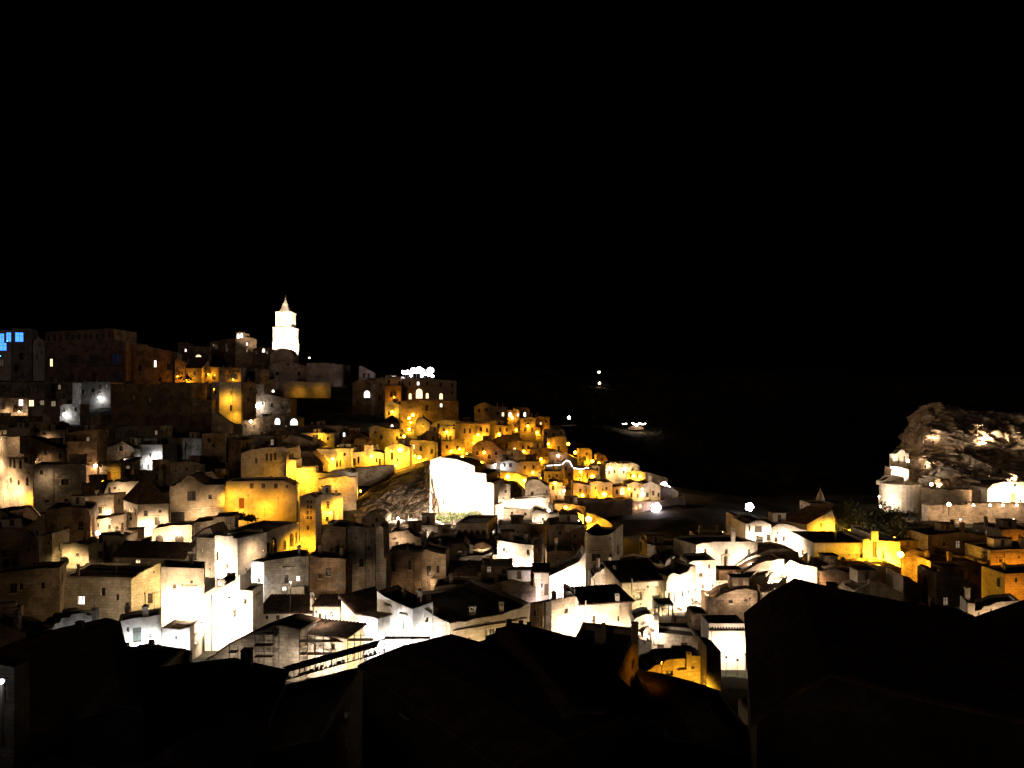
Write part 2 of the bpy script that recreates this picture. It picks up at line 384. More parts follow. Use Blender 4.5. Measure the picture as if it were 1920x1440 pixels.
        for (u0, u1, ui, z) in ((0, t, t, ol[0][1]), (Wd-t, Wd, Wd-t, ol[-1][1])):
            zi = inn[0][1] if u0 == 0 else inn[-1][1]; zo = z
            za, zc = (z, zi) if u0 == 0 else (zi, z)
            wm.face([pt(u0, za, t), pt(u1, zc, t), pt(u1, zc, Lo), pt(u0, za, Lo)], m)
            wm.face([pt(ui, zi, t), pt(ui, zi, Lo), pt(ui, zi-par-.05, Lo), pt(ui, zi-par-.05, t)], m)
        rf = MB()
        for (u0, z0), (u1, z1) in zip(inn, inn[1:]):
            if abs(u1-u0) < 1e-5: rf.face([pt(u0, z0-par, t), pt(u1, z1-par, t), pt(u1, z1-par, Lo), pt(u0, z0-par, Lo)], m); continue
            slope = abs((z1-z0)/(u1-u0))
            rf.face([pt(u0, z0-par, t), pt(u1, z1-par, t), pt(u1, z1-par, Lo), pt(u0, z0-par, Lo)], 'roof_tile' if slope > .12 else 'roof_flat')
        rf.build('roof', root)
    elif rt == 't':
        ov = .3; th = .16; ribs = Y0 < 175
        def pt(u, z, ex): p = P0+U*u+V*ex; return Vector((p.x, p.y, z))
        segs = [(a, c) for a, c in zip(ol, ol[1:]) if abs(c[0]-a[0]) > 1e-4]
        rf = MB()
        for i, ((u0, z0), (u1, z1)) in enumerate(segs):
            sl = (z1-z0)/(u1-u0)
            if i == 0: u0, z0 = u0-ov, z0-ov*sl
            if i == len(segs)-1: u1, z1 = u1+ov, z1+ov*sl
            z0 += .01; z1 += .01
            E0, E1 = -ov, L+ov
            rf.face([pt(u0, z0, E0), pt(u1, z1, E0), pt(u1, z1, E1), pt(u0, z0, E1)], 'roof_tile')
            for ex in (E0, E1): rf.face([pt(u0, z0, ex), pt(u1, z1, ex), pt(u1, z1+th, ex), pt(u0, z0+th, ex)], 'roof_tile')
            for u_, z_ in ((u0, z0), (u1, z1)): rf.face([pt(u_, z_, E0), pt(u_, z_, E1), pt(u_, z_+th, E1), pt(u_, z_+th, E0)], 'roof_tile')
            if ribs and abs(sl) > .05:
                n = min(60, int((E1-E0)/.5)); st = (E1-E0)/n
                for k in range(n):
                    ea, eb, ec = E0+k*st, E0+(k+.5)*st, E0+(k+1)*st
                    rf.face([pt(u0, z0+th, ea), pt(u1, z1+th, ea), pt(u1, z1+th+.12, eb), pt(u0, z0+th+.12, eb)], 'roof_tile')
                    rf.face([pt(u0, z0+th+.12, eb), pt(u1, z1+th+.12, eb), pt(u1, z1+th, ec), pt(u0, z0+th, ec)], 'roof_tile')
            else: rf.face([pt(u0, z0+th, E0), pt(u1, z1+th, E0), pt(u1, z1+th, E1), pt(u0, z0+th, E1)], 'roof_tile')
        rf.build('roof', root)
    elif rt == 'p':   # pyramid roof
        zt = ol[0][1]+.01; ov = .35; c = P0+U*Wd/2+V*L/2; rf = MB()
        cs = [P0-U*ov-V*ov, P1+U*ov-V*ov, P1+U*ov+V*(L+ov), P0-U*ov+V*(L+ov)]
        lo = [Vector((q.x, q.y, zt)) for q in cs]; hi = [q+Vector((0, 0, .15)) for q in lo]; ap = Vector((c.x, c.y, zt+rise))
        for i in range(4):
            j = (i+1) % 4; rf.face([lo[i], lo[j], hi[j], hi[i]], 'roof_tile'); rf.face([hi[i], hi[j], ap], 'roof_tile')
        rf.face(lo[::-1], 'roof_tile'); rf.build('roof', root)
    wm.build('wall', root)
    for o_ in ops: build_opening(root, *o_)
    # chimneys: "px py_bottom w h t"
    for q in ch.split(';'):
        q = [float(c) for c in q.split()]
        if not q: continue
        px, pb, wp, hp = q[:4]; t_ = q[4] if len(q) > 4 else .15
        Yc = (A.y+B.y)/2+v.y*t_; c = at(px, pb, Yc); wd = wp/K*Yc/2; hh = hp/K*Yc
        cm = MB(); cm.box(c-Vector((0, 0, 1.2)), (wd, 0, 0), (0, wd, 0), (0, 0, hh*.72+1.2), m)
        for sx in (-1, 1):
            for sy in (-1, 1): cm.box(c+Vector((sx*wd*.72, sy*wd*.72, hh*.72)), (wd*.24, 0, 0), (0, wd*.24, 0), (0, 0, hh*.16), m)
        cm.box(c+Vector((0, 0, hh*.88)), (wd*1.15, 0, 0), (0, wd*1.15, 0), (0, 0, hh*.12), m, .8)
        cm.build('chimney', root)
    if deep > 1 and d > 0 and nm in ('stone_house', 'tall_house', 'villa', 'cottage') and f0.faces_cam() and Y0 > 90 and Y0 < 330:
        zt_ = min(z for u, z in ol)
        for k in range(rj.choice((0, 1, 1, 2))):        # low front extensions and porches
            aw = rj.uniform(2.2, min(4.5, max(2.3, f0.W*.45))); u = rj.uniform(aw/2+.1, max(aw/2+.2, f0.W-aw/2-.1)); ah = rj.uniform(3., 5.2); dp = rj.uniform(.9, 2.1)
            if f0.W < aw+1 or any(abs(u-h_[0]) < (h_[2]+aw)/2 and h_[1]-h_[3]/2 < zt_-ah+.9 for h_ in f0.holes): continue
            q = MB(); mm = rj.choice((m, m, 'plaster', 'tuff')); zz = zt_-ah
            q.box(f0.w(u, zb, dp/2), f0.D*(aw/2), f0.N*(dp/2-.003), (0, 0, zz-zb), mm); 
            for sgn in (-1, 1): q.box(f0.w(u+sgn*(aw/2-.12), zz, dp/2), f0.D*.12, f0.N*(dp/2-.003), (0, 0, .55), mm)
            q.box(f0.w(u, zz, dp-.12), f0.D*(aw/2-.25), f0.N*.12, (0, 0, .55+rj.uniform(-.1, .1)), mm)
            an = q.build('annex', root)
            P_ = [f0.w(u-aw/2, zb, dp), f0.w(u+aw/2, zb, dp), f0.w(u+aw/2, zz, dp), f0.w(u-aw/2, zz, dp)]; wallface(P_, label)
            ww, hh = rj.choice(((.8, 1.1), (.9, 1.9), (.7, .9))); q = MB(); zc = zz-rj.uniform(.7, 1.)-hh
            q.box(f0.w(u, zc, dp+.03), f0.D*(ww/2+.14), f0.N*.05, (0, 0, hh+.14), 'ashlar'); q.box(f0.w(u, zc+.02, dp+.06), f0.D*(ww/2), f0.N*.04, (0, 0, hh), 'timber' if hh > 1.5 else 'glass_dark'); q.build('window' if hh < 1.5 else 'door', an)
        if rt == 'f' and Wd > 5.5 and L > 4.5 and rj.random() < .55:    # a cabin on the roof
            cw, cd, chh = rj.uniform(1.1, 1.9), min(L*.3, rj.uniform(1., 1.6)), rj.uniform(1.5, 2.3); u = rj.uniform(cw+.5, Wd-cw-.5); c = P0+U*u+V*(L*.6); zc = clip_outline(ol, u-.05, u+.05)[0][1]-par-.1
            q = MB(); q.box(Vector((c.x, c.y, zc)), U*cw, V*cd, (0, 0, chh), rj.choice((m, 'plaster', 'tuff_brown'))); q.box(Vector((c.x, c.y, zc+chh)), U*(cw+.15), V*(cd+.15), (0, 0, .14), 'roof_tile'); rc = q.build('roof_cabin', root)
            q = MB(); q.box(Vector((c.x, c.y, zc+par))-V*(cd+.02), U*.35, V*.03, (0, 0, min(1.5, chh-.5)), 'timber'); q.build('door', rc)
    if deep > 1 and d > 0 and 80 < Y0 < 230 and nm.endswith('house') and rj.random() < .4:
        u = rj.uniform(.6, max(.7, Wd-.6)); c = P0+U*u+V*(L*rj.uniform(.3, .8)); zc = max(z for _, z in clip_outline(ol, max(0, u-.3), min(Wd, u+.3)))-par; hh = rj.uniform(1.8, 3.4); q = MB()
        q.tube((c.x, c.y, zc), (c.x, c.y, zc+hh), .035, 'metal', 4)
        if rj.random() < .7:
            an_ = rj.uniform(0, 3.1); dx_, dy_ = math.cos(an_), math.sin(an_); q.tube((c.x-dx_*.7, c.y-dy_*.7, zc+hh-.1), (c.x+dx_*.7, c.y+dy_*.7, zc+hh-.1), .025, 'metal', 4)
            for e_ in (-.6, -.3, 0, .3, .6): w3 = .38-.2*abs(e_); q.tube((c.x+dx_*e_-dy_*w3, c.y+dy_*e_+dx_*w3, zc+hh-.1), (c.x+dx_*e_+dy_*w3, c.y+dy_*e_-dx_*w3, zc+hh-.1), .02, 'metal', 4)
        else: q.lathe((c.x, c.y, zc+hh*.6), [(0, 0), (.2, .03), (.42, .12), (.42, .14), (.2, .06), (0, .04)], 'frame_pale', 10)
        q.build('aerial', root)
    if not ch and deep > 1 and rt == 'f' and Wd > 4.5 and L > 3 and nm in ('stone_house', 'tall_house', 'ridge_house') and d > 0:
        for k in range(rj.choice((0, 1, 1, 2))):
            u = rj.uniform(.8, Wd-.8); t_ = rj.uniform(.6, L-.6); zc = clip_outline(ol, u-.05, u+.05)[0][1]-par-.1
            c = P0+U*u+V*t_; c = Vector((c.x, c.y, zc)); hh = rj.uniform(.9, 1.7); wd = rj.uniform(.22, .38); cm = MB()
            cm.box(c, U*wd, V*wd, (0, 0, hh+par), m)
            if rj.random() < .7: cm.box(c+Vector((0, 0, hh+par)), U*wd*1.3, V*wd*1.3, (0, 0, .14), m); cm.box(c+Vector((0, 0, hh+par+.14)), U*wd*.7, V*wd*.7, (0, 0, .2), 'roof_tile')
            cm.build('chimney', root)
    if deep > 1 and d > 0 and nm.endswith('house') and f0.faces_cam() and f0.W > 4:
        zt_ = min(z for u, z in ol)
        if rj.random() < .55:
            q = MB(); uu = rj.uniform(.5, f0.W-.5)
            if all(abs(uu-h_[0]) > h_[2]/2+.15 for h_ in f0.holes): q.tube(f0.w(uu, zb, .09), f0.w(uu, zt_-.3, .09), .06, 'iron', 5); q.build('drainpipe', root)
        if rj.random() < .5:
            zz = zt_-rj.uniform(.45, .8)
            if all(zz > h_[1]+h_[3]/2+.15 for h_ in f0.holes): q = MB(); q.box(f0.w(f0.W/2, zz, .05), f0.D*(f0.W/2-.02), f0.N*.08, (0, 0, .16), m); q.build('cornice', root)
    if led:
        q = MB(); pts = [f0.hit(*p_) for p_ in parse_ol(led)]
        for p_, n_ in zip(pts, pts[1:]): q.tube(f0.w(p_[0], p_[1], .25), f0.w(n_[0], n_[1], .25), .16, 'led', 5)
        q.build('light_string', root)
    BUILT[label] = (f0, root)
    return root
# ---------------------------------------------------------------- skyline of the hill, from the left edge
b('flat-roofed block with glowing blue windows at left edge', -45, 21, 619, 706, y=(0,2), d=14, w='3 634 9 17 B;17 632 9 17 B;5 650 14 14 B;2 680 8 12 w', m='plaster', nm='apartment_block')
b('dark navy block standing beside the blue windows', 22, 60, 616, 712, y=(-3,0), d=14, w='36 632 15 17 B;40 668 7 12 w;30 690 8 12 w', m='tuff_grey', nm='apartment_block')
b('small pale gabled house between navy block and palazzo', 62, 84, '62,655 62,640 72,633 84,640', 712, d=9, w='75 646 5 8 w;70 670 5 9 w', m='plaster')
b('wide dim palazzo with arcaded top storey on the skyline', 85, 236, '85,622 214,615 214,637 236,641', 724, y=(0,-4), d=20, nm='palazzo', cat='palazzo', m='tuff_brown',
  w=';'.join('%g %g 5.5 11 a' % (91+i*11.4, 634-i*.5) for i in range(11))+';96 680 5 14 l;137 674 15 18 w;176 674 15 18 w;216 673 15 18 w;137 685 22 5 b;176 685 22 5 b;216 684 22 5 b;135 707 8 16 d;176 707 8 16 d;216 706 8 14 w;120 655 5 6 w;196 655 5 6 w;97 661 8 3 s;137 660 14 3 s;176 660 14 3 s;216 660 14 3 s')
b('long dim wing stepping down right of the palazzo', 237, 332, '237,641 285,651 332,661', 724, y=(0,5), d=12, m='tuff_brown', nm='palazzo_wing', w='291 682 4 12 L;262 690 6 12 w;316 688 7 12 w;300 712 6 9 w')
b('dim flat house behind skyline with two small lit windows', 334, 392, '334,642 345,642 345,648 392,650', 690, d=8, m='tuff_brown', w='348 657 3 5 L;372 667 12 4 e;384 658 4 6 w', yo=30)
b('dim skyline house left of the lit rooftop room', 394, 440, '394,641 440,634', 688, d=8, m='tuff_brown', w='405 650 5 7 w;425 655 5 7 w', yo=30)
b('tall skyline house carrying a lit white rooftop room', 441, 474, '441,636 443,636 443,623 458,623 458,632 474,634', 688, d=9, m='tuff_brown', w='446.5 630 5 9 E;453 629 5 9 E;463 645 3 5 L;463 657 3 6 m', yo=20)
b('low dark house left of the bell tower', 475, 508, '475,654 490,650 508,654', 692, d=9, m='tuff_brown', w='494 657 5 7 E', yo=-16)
b('orange lit gabled house at end of the palazzo wing', 328, 347, '328,676 331,672 340,676 347,680', 722, y=(0,0), d=14, w='334 690 5 4 w;341 700 4 6 w')
b('dark-roofed house with a strip of orange wall', 348, 378, 690, 724, r='s', rp=675, d=9, w='365 700 4 7 w')
b('orange lit terrace house above the yellow tower house', 377, 410, '377,692 378,686 410,688', 722, y=(2,0), d=9, w='401 706 7 10 a;386 704 5 8 w')
b('orange house with three arched windows above yellow tower', 411, 452, 689, 726, d=10, w='415 707 6 10 a;441 706 9 11 a;428 707 5 9 a;441 698 12 1.5 s;415 699 9 1.5 s')
b('tall yellow tower house with a slit window', 411, 454, 716, 800, y=(0,2), e=(395,6), m='plaster', nm='tower_house', w='433 737 2 7 w;433 765 4.5 11 w;434 717.5 36 2 s;403 733 6 10 w;402 755 5 10 w')
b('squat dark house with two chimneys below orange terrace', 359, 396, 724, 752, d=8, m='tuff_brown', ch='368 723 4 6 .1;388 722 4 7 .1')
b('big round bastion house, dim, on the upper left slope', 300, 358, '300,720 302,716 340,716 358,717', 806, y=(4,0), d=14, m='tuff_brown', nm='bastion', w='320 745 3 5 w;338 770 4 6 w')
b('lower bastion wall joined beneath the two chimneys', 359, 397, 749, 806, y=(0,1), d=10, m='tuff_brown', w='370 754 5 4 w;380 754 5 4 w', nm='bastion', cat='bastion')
b('sloping ramp wall at foot of the yellow tower house', 397, 452, '397,765 403,772 420,785 437,795 452,796', 806, y=(-3,-3), d=3, nm='ramp_wall', cat='wall')
b('dim tall house right of the yellow tower house', 455, 480, '455,717 470,714 480,720', 800, y=(0,3), d=12, m='tuff_brown', w='470 730 4 8 w;466 750 4 8 w')
b('long dim terrace block on left, upper of two', -40, 84, 716, 776, y=(0,0), d=12, m='tuff_grey', w='62 732 14 12 w;74 732 10 12 w;20 730 6 12 w')
b('dim flat house joined to the long terrace block', 85, 136, 717, 772, y=(0,2), d=12, m='tuff_grey', w='105 755 10 12 m;120 742 5 8 w')
b('grey house whose corner carries a cold white lamp', 137, 207, 716, 760, y=(0,0), d=12, m='tuff_grey', w='155 735 5 9 w;174 732 5 7 w')
b('long unlit wall between palazzo and round bastion', 208, 300, 720, 800, y=(0,0), d=9, m='tuff_brown', w='235 716 4 6 w;250 745 5 7 w;280 750 5 7 w')
b('low orange-lit house with a row of lit windows', -20, 52, '-20,745 52,746', 782, y=(-4,-2), d=9, m='tuff', w='6 759 8 17 w;39 755 8 11 L;46 768 8 12 m;28 766 8 14 d;-8 760 8 12 w')
b('dim house with two glowing yellow windows', 53, 110, '53,746 110,748', 786, y=(-2,0), d=9, m='tuff_brown', w='58.5 756 9 11 l;79 755 7 8 m;100 757 8 9 m;86 772 6 9 w')
b('small grey house under the cold white flood lamp', 112, 150, '112,762 118,757 135,757 150,758', 790, d=7, m='tuff_grey', w='142 768 5 8 w')
b('dark house below the glowing windows at far left', -30, 54, 780, 822, y=(-3,-3), d=9, m='tuff_brown')
b('bright cream flat house front at left edge', -20, 54, '-20,822 8,822 8,802 54,802', 840, y=(-3,-2), d=8, m='plaster', w='29 814 16 1.6 s')
b('dim terrace house with a dark doorway and plants', 55, 122, '55,791 90,790 104,795 104,806 122,806', 838, y=(0,0), d=9, w='93 802 4 12 d;82 812 8 7 a;66 800 5 8 w')
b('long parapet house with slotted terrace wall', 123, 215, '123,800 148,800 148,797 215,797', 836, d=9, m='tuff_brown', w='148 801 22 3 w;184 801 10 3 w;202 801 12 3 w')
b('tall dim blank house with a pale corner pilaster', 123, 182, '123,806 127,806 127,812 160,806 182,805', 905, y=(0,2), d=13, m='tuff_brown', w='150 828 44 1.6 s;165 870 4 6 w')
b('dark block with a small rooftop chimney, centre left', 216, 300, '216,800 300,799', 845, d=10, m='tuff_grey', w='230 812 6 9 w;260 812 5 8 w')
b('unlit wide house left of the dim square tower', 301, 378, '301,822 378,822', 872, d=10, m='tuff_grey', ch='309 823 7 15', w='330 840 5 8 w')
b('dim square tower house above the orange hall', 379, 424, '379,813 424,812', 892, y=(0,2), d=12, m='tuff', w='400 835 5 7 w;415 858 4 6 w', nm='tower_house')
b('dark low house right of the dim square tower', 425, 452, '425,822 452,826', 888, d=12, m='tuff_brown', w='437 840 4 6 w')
# left edge big lit houses
b('tall arched house at left, blazing at its foot', 14, 62, '14,818 37,818 37,850 45,852 45,868 62,872', 950, y=(4,0), e=(-26,14), m='ashlar', nm='tall_house',
  w='20 868 4.5 17 a;27 869 4.5 17 a;38.5 870 5 18 a;51 902 5 16 a;51 886 10 2 s;30 856 28 2 s;20 900 4 9 w;35 905 4 9 w')
b('brown upper storey set back behind the arched house', 38, 122, '38,818 62,822 100,836 122,843', 888, y=(4,6), d=9, m='tuff_brown', w='53 834 6 6 w;85 850 6 9 w')
b('blocky brown house with one glinting square window', 63, 150, '63,872 150,870', 955, y=(0,4), d=12, m='tuff_grey', w='122 904 14 11 c;124 889 18 2.5 s;124 938 7 6 w;88 940 8 5 w', nm='tall_house')
b('small rooftop cabin on the blocky brown house', 128, 152, 853, 872, d=3, m='tuff_brown', w='140 862 14 7 w', Y=210, deep=0)
b('slim column house between arched house and terrace', 45, 62, '45,851 62,851', 900, y=(10,10), d=6, m='tuff', w='49 862 7 11 w;58 862 3 16 w')
b('little yellow house with three rooftop pinnacles', 186, 226, 868, 908, y=(2,0), d=8, m='ashlar', nm='chapel', w='204 894 8 20 D;205 882 16 2 s', ch='188 868 4 5 .05;205 868 4 6 .05;224 868 4 5 .05')
b('grey stepped-gable house left of the white cube house', 200, 251, '200,846 200,839 213,836 217,832 226,831 228,826 234,830 240,834 246,837 251,842', 890, d=9, m='tuff_grey', w='227 841 7 10 c')
b('white cube house with teal windows, brightly lit', 252, 304, 834, 884, y=(1,0), d=10, m='plaster', w='281 854 5 9 w;265 875 5 8 g;278 875 5 10 g;294 873 5 7 w', nm='cube_house')
b('pale arch frame on top of the white cube house', 270, 295, 822, 836, Y=254, d=2, m='ashlar', w='284 831 17 8 o', deep=0, nm='roof_arch', cat='arch')
b('low grey storey beneath the white cube house', 255, 305, '255,882 305,881', 904, y=(-3,-3), d=3, m='tuff_grey', w='263 887 5 8 w')
b('pale annex with a dark doorway beside the cube house', 300, 319, 863, 904, y=(-2,0), d=7, m='tuff', w='307 876 10 13 A')
b('dim blank house right of the pale annex', 320, 384, '320,867 350,865 384,870', 908, y=(0,1), d=9, m='tuff_grey', w='350 880 4 6 w')
b('dark awning terrace house below the stepped gable', 222, 251, 866, 900, r='s', rp=857, d=4, m='tuff_grey', w='236 876 14 5 m', y=(-3,-3))
b('brown gabled roof house in front of little yellow house', 150, 192, '150,928 155,906 190,903 192,928', 955, d=6, m='tuff_brown', y=(4,4))
b('pale ridge house sloping toward the pyramid roof', 193, 270, '193,930 203,905 222,903 270,901', 962, y=(3,6), d=10, m='plaster', w='215 915 5 4 w')
b('bright cream house with one small window', 150, 213, '150,932 213,927', 985, y=(0,0), d=6, m='plaster', w='187 957 9 13 c;176 945 1.5 14 s')
b('pale house under a dark pyramid roof', 258, 316, 945, 1014, y=(0,2), e=(232,8), r='p', rise=6.4, m='plaster', w='295 977 10 15 c;245 970 5 9 w;259 955 1.5 20 s', nm='pyramid_roof_house')
b('church front with curved stepped pediment', 318, 421, '318,911 328,911 332,905 340,903 343,898 348,896 350,892 357,892 360,895 365,896 368,901 375,904 379,907 385,909 421,909', 1000, y=(0,3), d=16, m='ashlar', nm='church', cat='church',
  w='359 930 16 18 c;394 932 7 8 w;333 976 26 32 w;370 952 100 2 s;370 956 100 1.5 s;311 914 4 3 w')
b('slim lit pilaster at corner of the orange hall', 421, 425, 912, 990, y=(0,0), d=2, nm='pilaster_house', m='ashlar', cat='pillar')
b('cream house with foliage on its terrace edge', 170, 232, '170,974 200,970 232,965', 1010, y=(-2,0), d=8, m='plaster', w='184 985 4 8 w;205 988 5 8 w')
b('brown house with a long dark roof slot', 86, 170, '86,955 120,951 165,953 170,970', 1040, y=(0,3), d=12, m='tuff_brown', w='125 1000 12 26 d;128 953 74 5 m;124 966 74 1.6 s')
b('step-gabled brown house at left behind dark roofs', -30, 85, '-30,960 5,958 18,972 30,985 45,990 58,982 70,970 85,963', 1030, y=(0,0), d=10, m='tuff', ch='38 975 6 14', w='70 1000 5 9 w')
b('pale chipped end wall beside the dark gabled house', 73, 98, '73,1003 80,1005 97,1000 98,1010', 1062, y=(1,1), d=6, m='ashlar', w='90 1018 4 7 w')
b('dark gabled house in the left foreground', -60, 72, '-60,1000 0,990 38,991 72,1012', 1098, y=(-6,0), d=12, m='tuff_brown', w='12 1056 12 16 w;28 1056 10 16 w')
b('yellowish parapet wall house left of centre roofs', 116, 166, '116,1020 133,1020 133,1017 146,1017 146,1020 166,1022', 1056, d=7, m='ashlar')
b('cream house with a narrow tall window', 166, 236, '166,1022 193,1019 193,1004 216,1004 236,1007', 1058, y=(-1,0), d=7, m='plaster', w='197 1022 4 17 w')
b('bright white wall behind the long dark ridge roof', 216, 285, '216,1004 272,1015 285,1013', 1048, y=(2,5), d=6, m='plaster')
b('white house front with two blind arches above the ridge', 285, 360, '285,1005 285,992 320,985 360,985', 1060, y=(4,6), d=6, m='plaster', w='299 1015 15 24 a;336 1015 16 24 a')
b('long dark-ridged house with a lit gable end', 346, 388, '346,1047 352,1038 367,1019 376,1023 388,1031', 1082, y=(0,10), e=(212,2), r='t', m='ashlar', w='258 1053 9 6 l;331 1051 11 11 c;300 1058 4 4 w;367 1043 5 11 w', ch='336 1028 7 10 .4;219 1030 8 13 .9', nm='ridge_house')
b('blazing cream house wall with a tiny square window', 302, 383, '302,1063 330,1064 383,1066', 1186, y=(0,2), d=12, m='plaster', nm='tall_house', w='359 1091 5 5 w;358 1099 24 1.6 s;327 1100 6 9 w')
b('dark step-gabled house with a red shuttered window', 246, 301, '246,1088 250,1083 258,1080 263,1074 272,1071 278,1066 288,1063 293,1058 301,1057', 1168, y=(0,4), e=(112,1), m='ashlar', w='281 1122 9 20 c;289 1073 4 4 w;152 1126 13 15 L;124 1133 4 4 m;193 1110 9 16 w;220 1120 7 12 w', nm='ridge_house')
b('long unlit house at left edge above the stepped parapet', -60, 112, '-60,1082 0,1075 80,1065 112,1064', 1178, y=(-4,0), d=12, m='tuff_brown', ch='147 1064 4 6 .3', w='40 1100 7 12 w;80 1098 7 12 w')
b('grey house with white lit lower wall and small window', 222, 302, '222,1166 262,1158 302,1152', 1222, y=(0,2), d=8, m='plaster', w='281 1192 7 7 w;240 1180 5 8 w')
b('low white wall house glowing beside the dark chimneys', 303, 356, '303,1177 335,1181 356,1176', 1226, y=(0,0), d=7, m='plaster', w='330 1195 5 8 w')
b('pale stepped parapet house in left foreground', 65, 200, '65,1194 70,1194 72,1187 82,1186 86,1181 100,1176 104,1169 112,1168 115,1160 131,1158 134,1152 162,1149 163,1154 175,1153 183,1154 192,1160 200,1165', 1212, y=(-3,3), d=9, m='tuff_grey', ch='179 1156 9 16 .05;98 1178 7 9 .05')
b('dark low house with a lit chimney at left edge', -40, 64, '-40,1165 0,1170 64,1192', 1222, y=(0,-2), d=9, m='tuff_brown', ch='33 1172 9 28 .1')
# white parapet stair house and church-like nave, left of centre
b('dazzling white house with stepped parapet stairs', 384, 474, '384,1112 400,1103 404,1101 404,1087 420,1087 420,1099 440,1088 448,1078 450,1076 450,1106 474,1108', 1206, y=(0,0), d=10, m='plaster', nm='stair_house', w='440 1150 6 14 w;411 1094 7 10 E;460 1128 5 9 w')
b('white end tower of the arcaded hall', 403, 445, '403,1008 403,1004 436,1005 436,1009 445,1010', 1098, y=(2,0), d=8, m='plaster', w='407 1042 6 16 a;425 1060 5 8 w', nm='hall_tower', ch='430 1006 5 7 .1', cat='tower')
b('long arcaded hall lit golden at its far end', 446, 561, '446,1011 480,1001 520,990 561,978', 1076, y=(0,24), d=10, m='ashlar', nm='arcaded_hall', cat='hall', w='472 1040 7 23 a;502 1026 7 20 a;513 1022 12 30 a;533 1022 7 19 A;547 1012 8 26 a;556 1008 5 22 a')
b('bell gable with a gridded opening on the hall', 562, 592, '562,938 562,931 566,930 578,927 586,931 592,936', 1060, y=(20,20), d=5, m='ashlar', nm='bell_gable', cat='bell gable', w=';'.join('%g %g 4 6 w' % (577+6*i, 941+10*j) for i in range(2) for j in range(4))+';577 990 4 8 w')
b('dark stone barn in front of the orange hall', 484, 560, '484,948 486,942 530,939 535,935 553,934 560,940', 1002, y=(8,12), d=9, m='tuff_brown', w='495 960 5 3 w;540 965 4 4 w')
b('dim house with pale steps below the church front', 362, 440, '362,980 400,976 400,970 440,968', 1040, y=(2,4), d=8, m='tuff_grey', w='380 995 5 8 w')
b('dark gabled roof between church and hall tower', 362, 402, '362,1008 385,992 395,990 408,1003 402,1003', 1060, d=7, r='t', m='plaster')
b('two-tone house front with a lit window and door', 496, 579, '496,1052 530,1047 560,1043 579,1044', 1122, y=(0,2), d=10, m='tuff_grey', w='537 1086 7 17 w;559 1085 6 9 L;540 1063 22 2 s;533 1104 7 7 L')
b('pale turquoise-lit wall with an arched doorway', 470, 495, '470,1052 483,1053 495,1054', 1118, y=(1,0), d=8, m='plaster', w='485 1088 6 9 a')
b('ruined brown brick tower house with tiny windows', 590, 649, '590,1042 600,1035 603,1006 608,990 620,985 649,989', 1128, y=(0,0), d=14, m='tuff_brown', nm='ruined_house', w='621 998 3 4 w;621 1030 5 5 w;606 1060 4 6 w;635 1015 3 4 w;640 960 4 4 w')
b('ruined grey tower house with one arched window', 650, 704, '650,990 660,986 704,990', 1122, y=(-1,2), d=14, m='tuff_grey', nm='ruined_house', w='678 1055 9 15 a;668 1010 4 5 w;692 1028 5 7 w')
b('pale crumbling buttress on the ruined tower', 705, 724, '705,992 712,985 718,990 720,1045 724,1047', 1120, y=(-3,-3), d=6, m='tuff', nm='buttress', cat='buttress')
b('lower brown wing beneath the ruined towers', 580, 648, '580,1040 600,1046 648,1048', 1142, y=(-3,-3), d=5, m='tuff_brown', w='600 1080 6 9 w')
b('white cottage under a ribbed grey tile roof', 482, 582, 1150, 1180, r='s', rp=1118, d=7, y=(0,0), m='plaster', w='500 1158 6 8 w;520 1158 8 9 g;560 1162 5 12 d', ch='586 1150 7 40 .1', nm='tiled_cottage')
b('small white cottage with a grey lean-to roof', 589, 638, 1137, 1184, r='s', rp=1119, d=4.5, m='plaster', w='600 1155 6 9 w;622 1152 5 8 w', nm='tiled_cottage')
b('grey gabled house wrapped in scaffold left side', 392, 562, '392,1236 400,1232 430,1210 470,1190 515,1174 528,1172 562,1180', 1262, y=(3,0), d=16, r='t', m='tuff_grey', nm='gabled_house', w='470 1235 9 14 w;430 1240 6 10 w')
b('scaffolded white house under a red-brown tile roof', 567, 649, 1192, 1262, r='s', rp=1173, d=4, y=(2,0), m='plaster', nm='tiled_cottage', w='590 1215 7 11 w;625 1212 7 11 w')
b('yellow wall house with a dark valley roof', 640, 708, '640,1122 668,1151 708,1160', 1240, y=(4,0), d=9, r='t', m='plaster', w='660 1185 4 8 w;682 1190 5 9 w;700 1180 4 8 w')
b('white sloping-roofed house with two dark slots', 707, 774, '707,1108 720,1118 774,1142', 1236, y=(2,-1), d=12, m='plaster', w='727 1133 13 3 w;756 1149 14 3 w;730 1165 5 9 w;756 1172 3 16 w;722 1200 6 12 w', nm='tall_house')
b('pale grey-stained house next to the sloping white one', 775, 810, '775,1144 788,1135 810,1152', 1232, y=(0,0), d=12, m='plaster', w='800 1162 6 9 w;785 1185 5 9 w')
b('grey ribbed wall at corner of the yellow parapet house', 811, 842, '811,1153 842,1169', 1228, y=(0,0), d=6, m='tuff_grey')
b('long yellow parapet house with chimneys on dark roof', 843, 993, '843,1169 890,1160 925,1155 945,1151 993,1130', 1228, y=(0,6), d=17, Y=99, m='ashlar', nm='parapet_house', w='910 1173 120 2.5 s;980 1160 12 3 s;880 1200 5 8 w', ch='886 1160 13 24 .03;940 1150 9 22 .12;804 1140 9 24 .6')
b('pale buttressed house end with drainpipes', 994, 1034, '994,1130 1010,1128 1012,1133 1026,1128 1034,1126', 1206, y=(4,0), d=10, m='tuff', w='1010 1152 2 40 s;1022 1152 2 50 s;1004 1150 5 8 w')
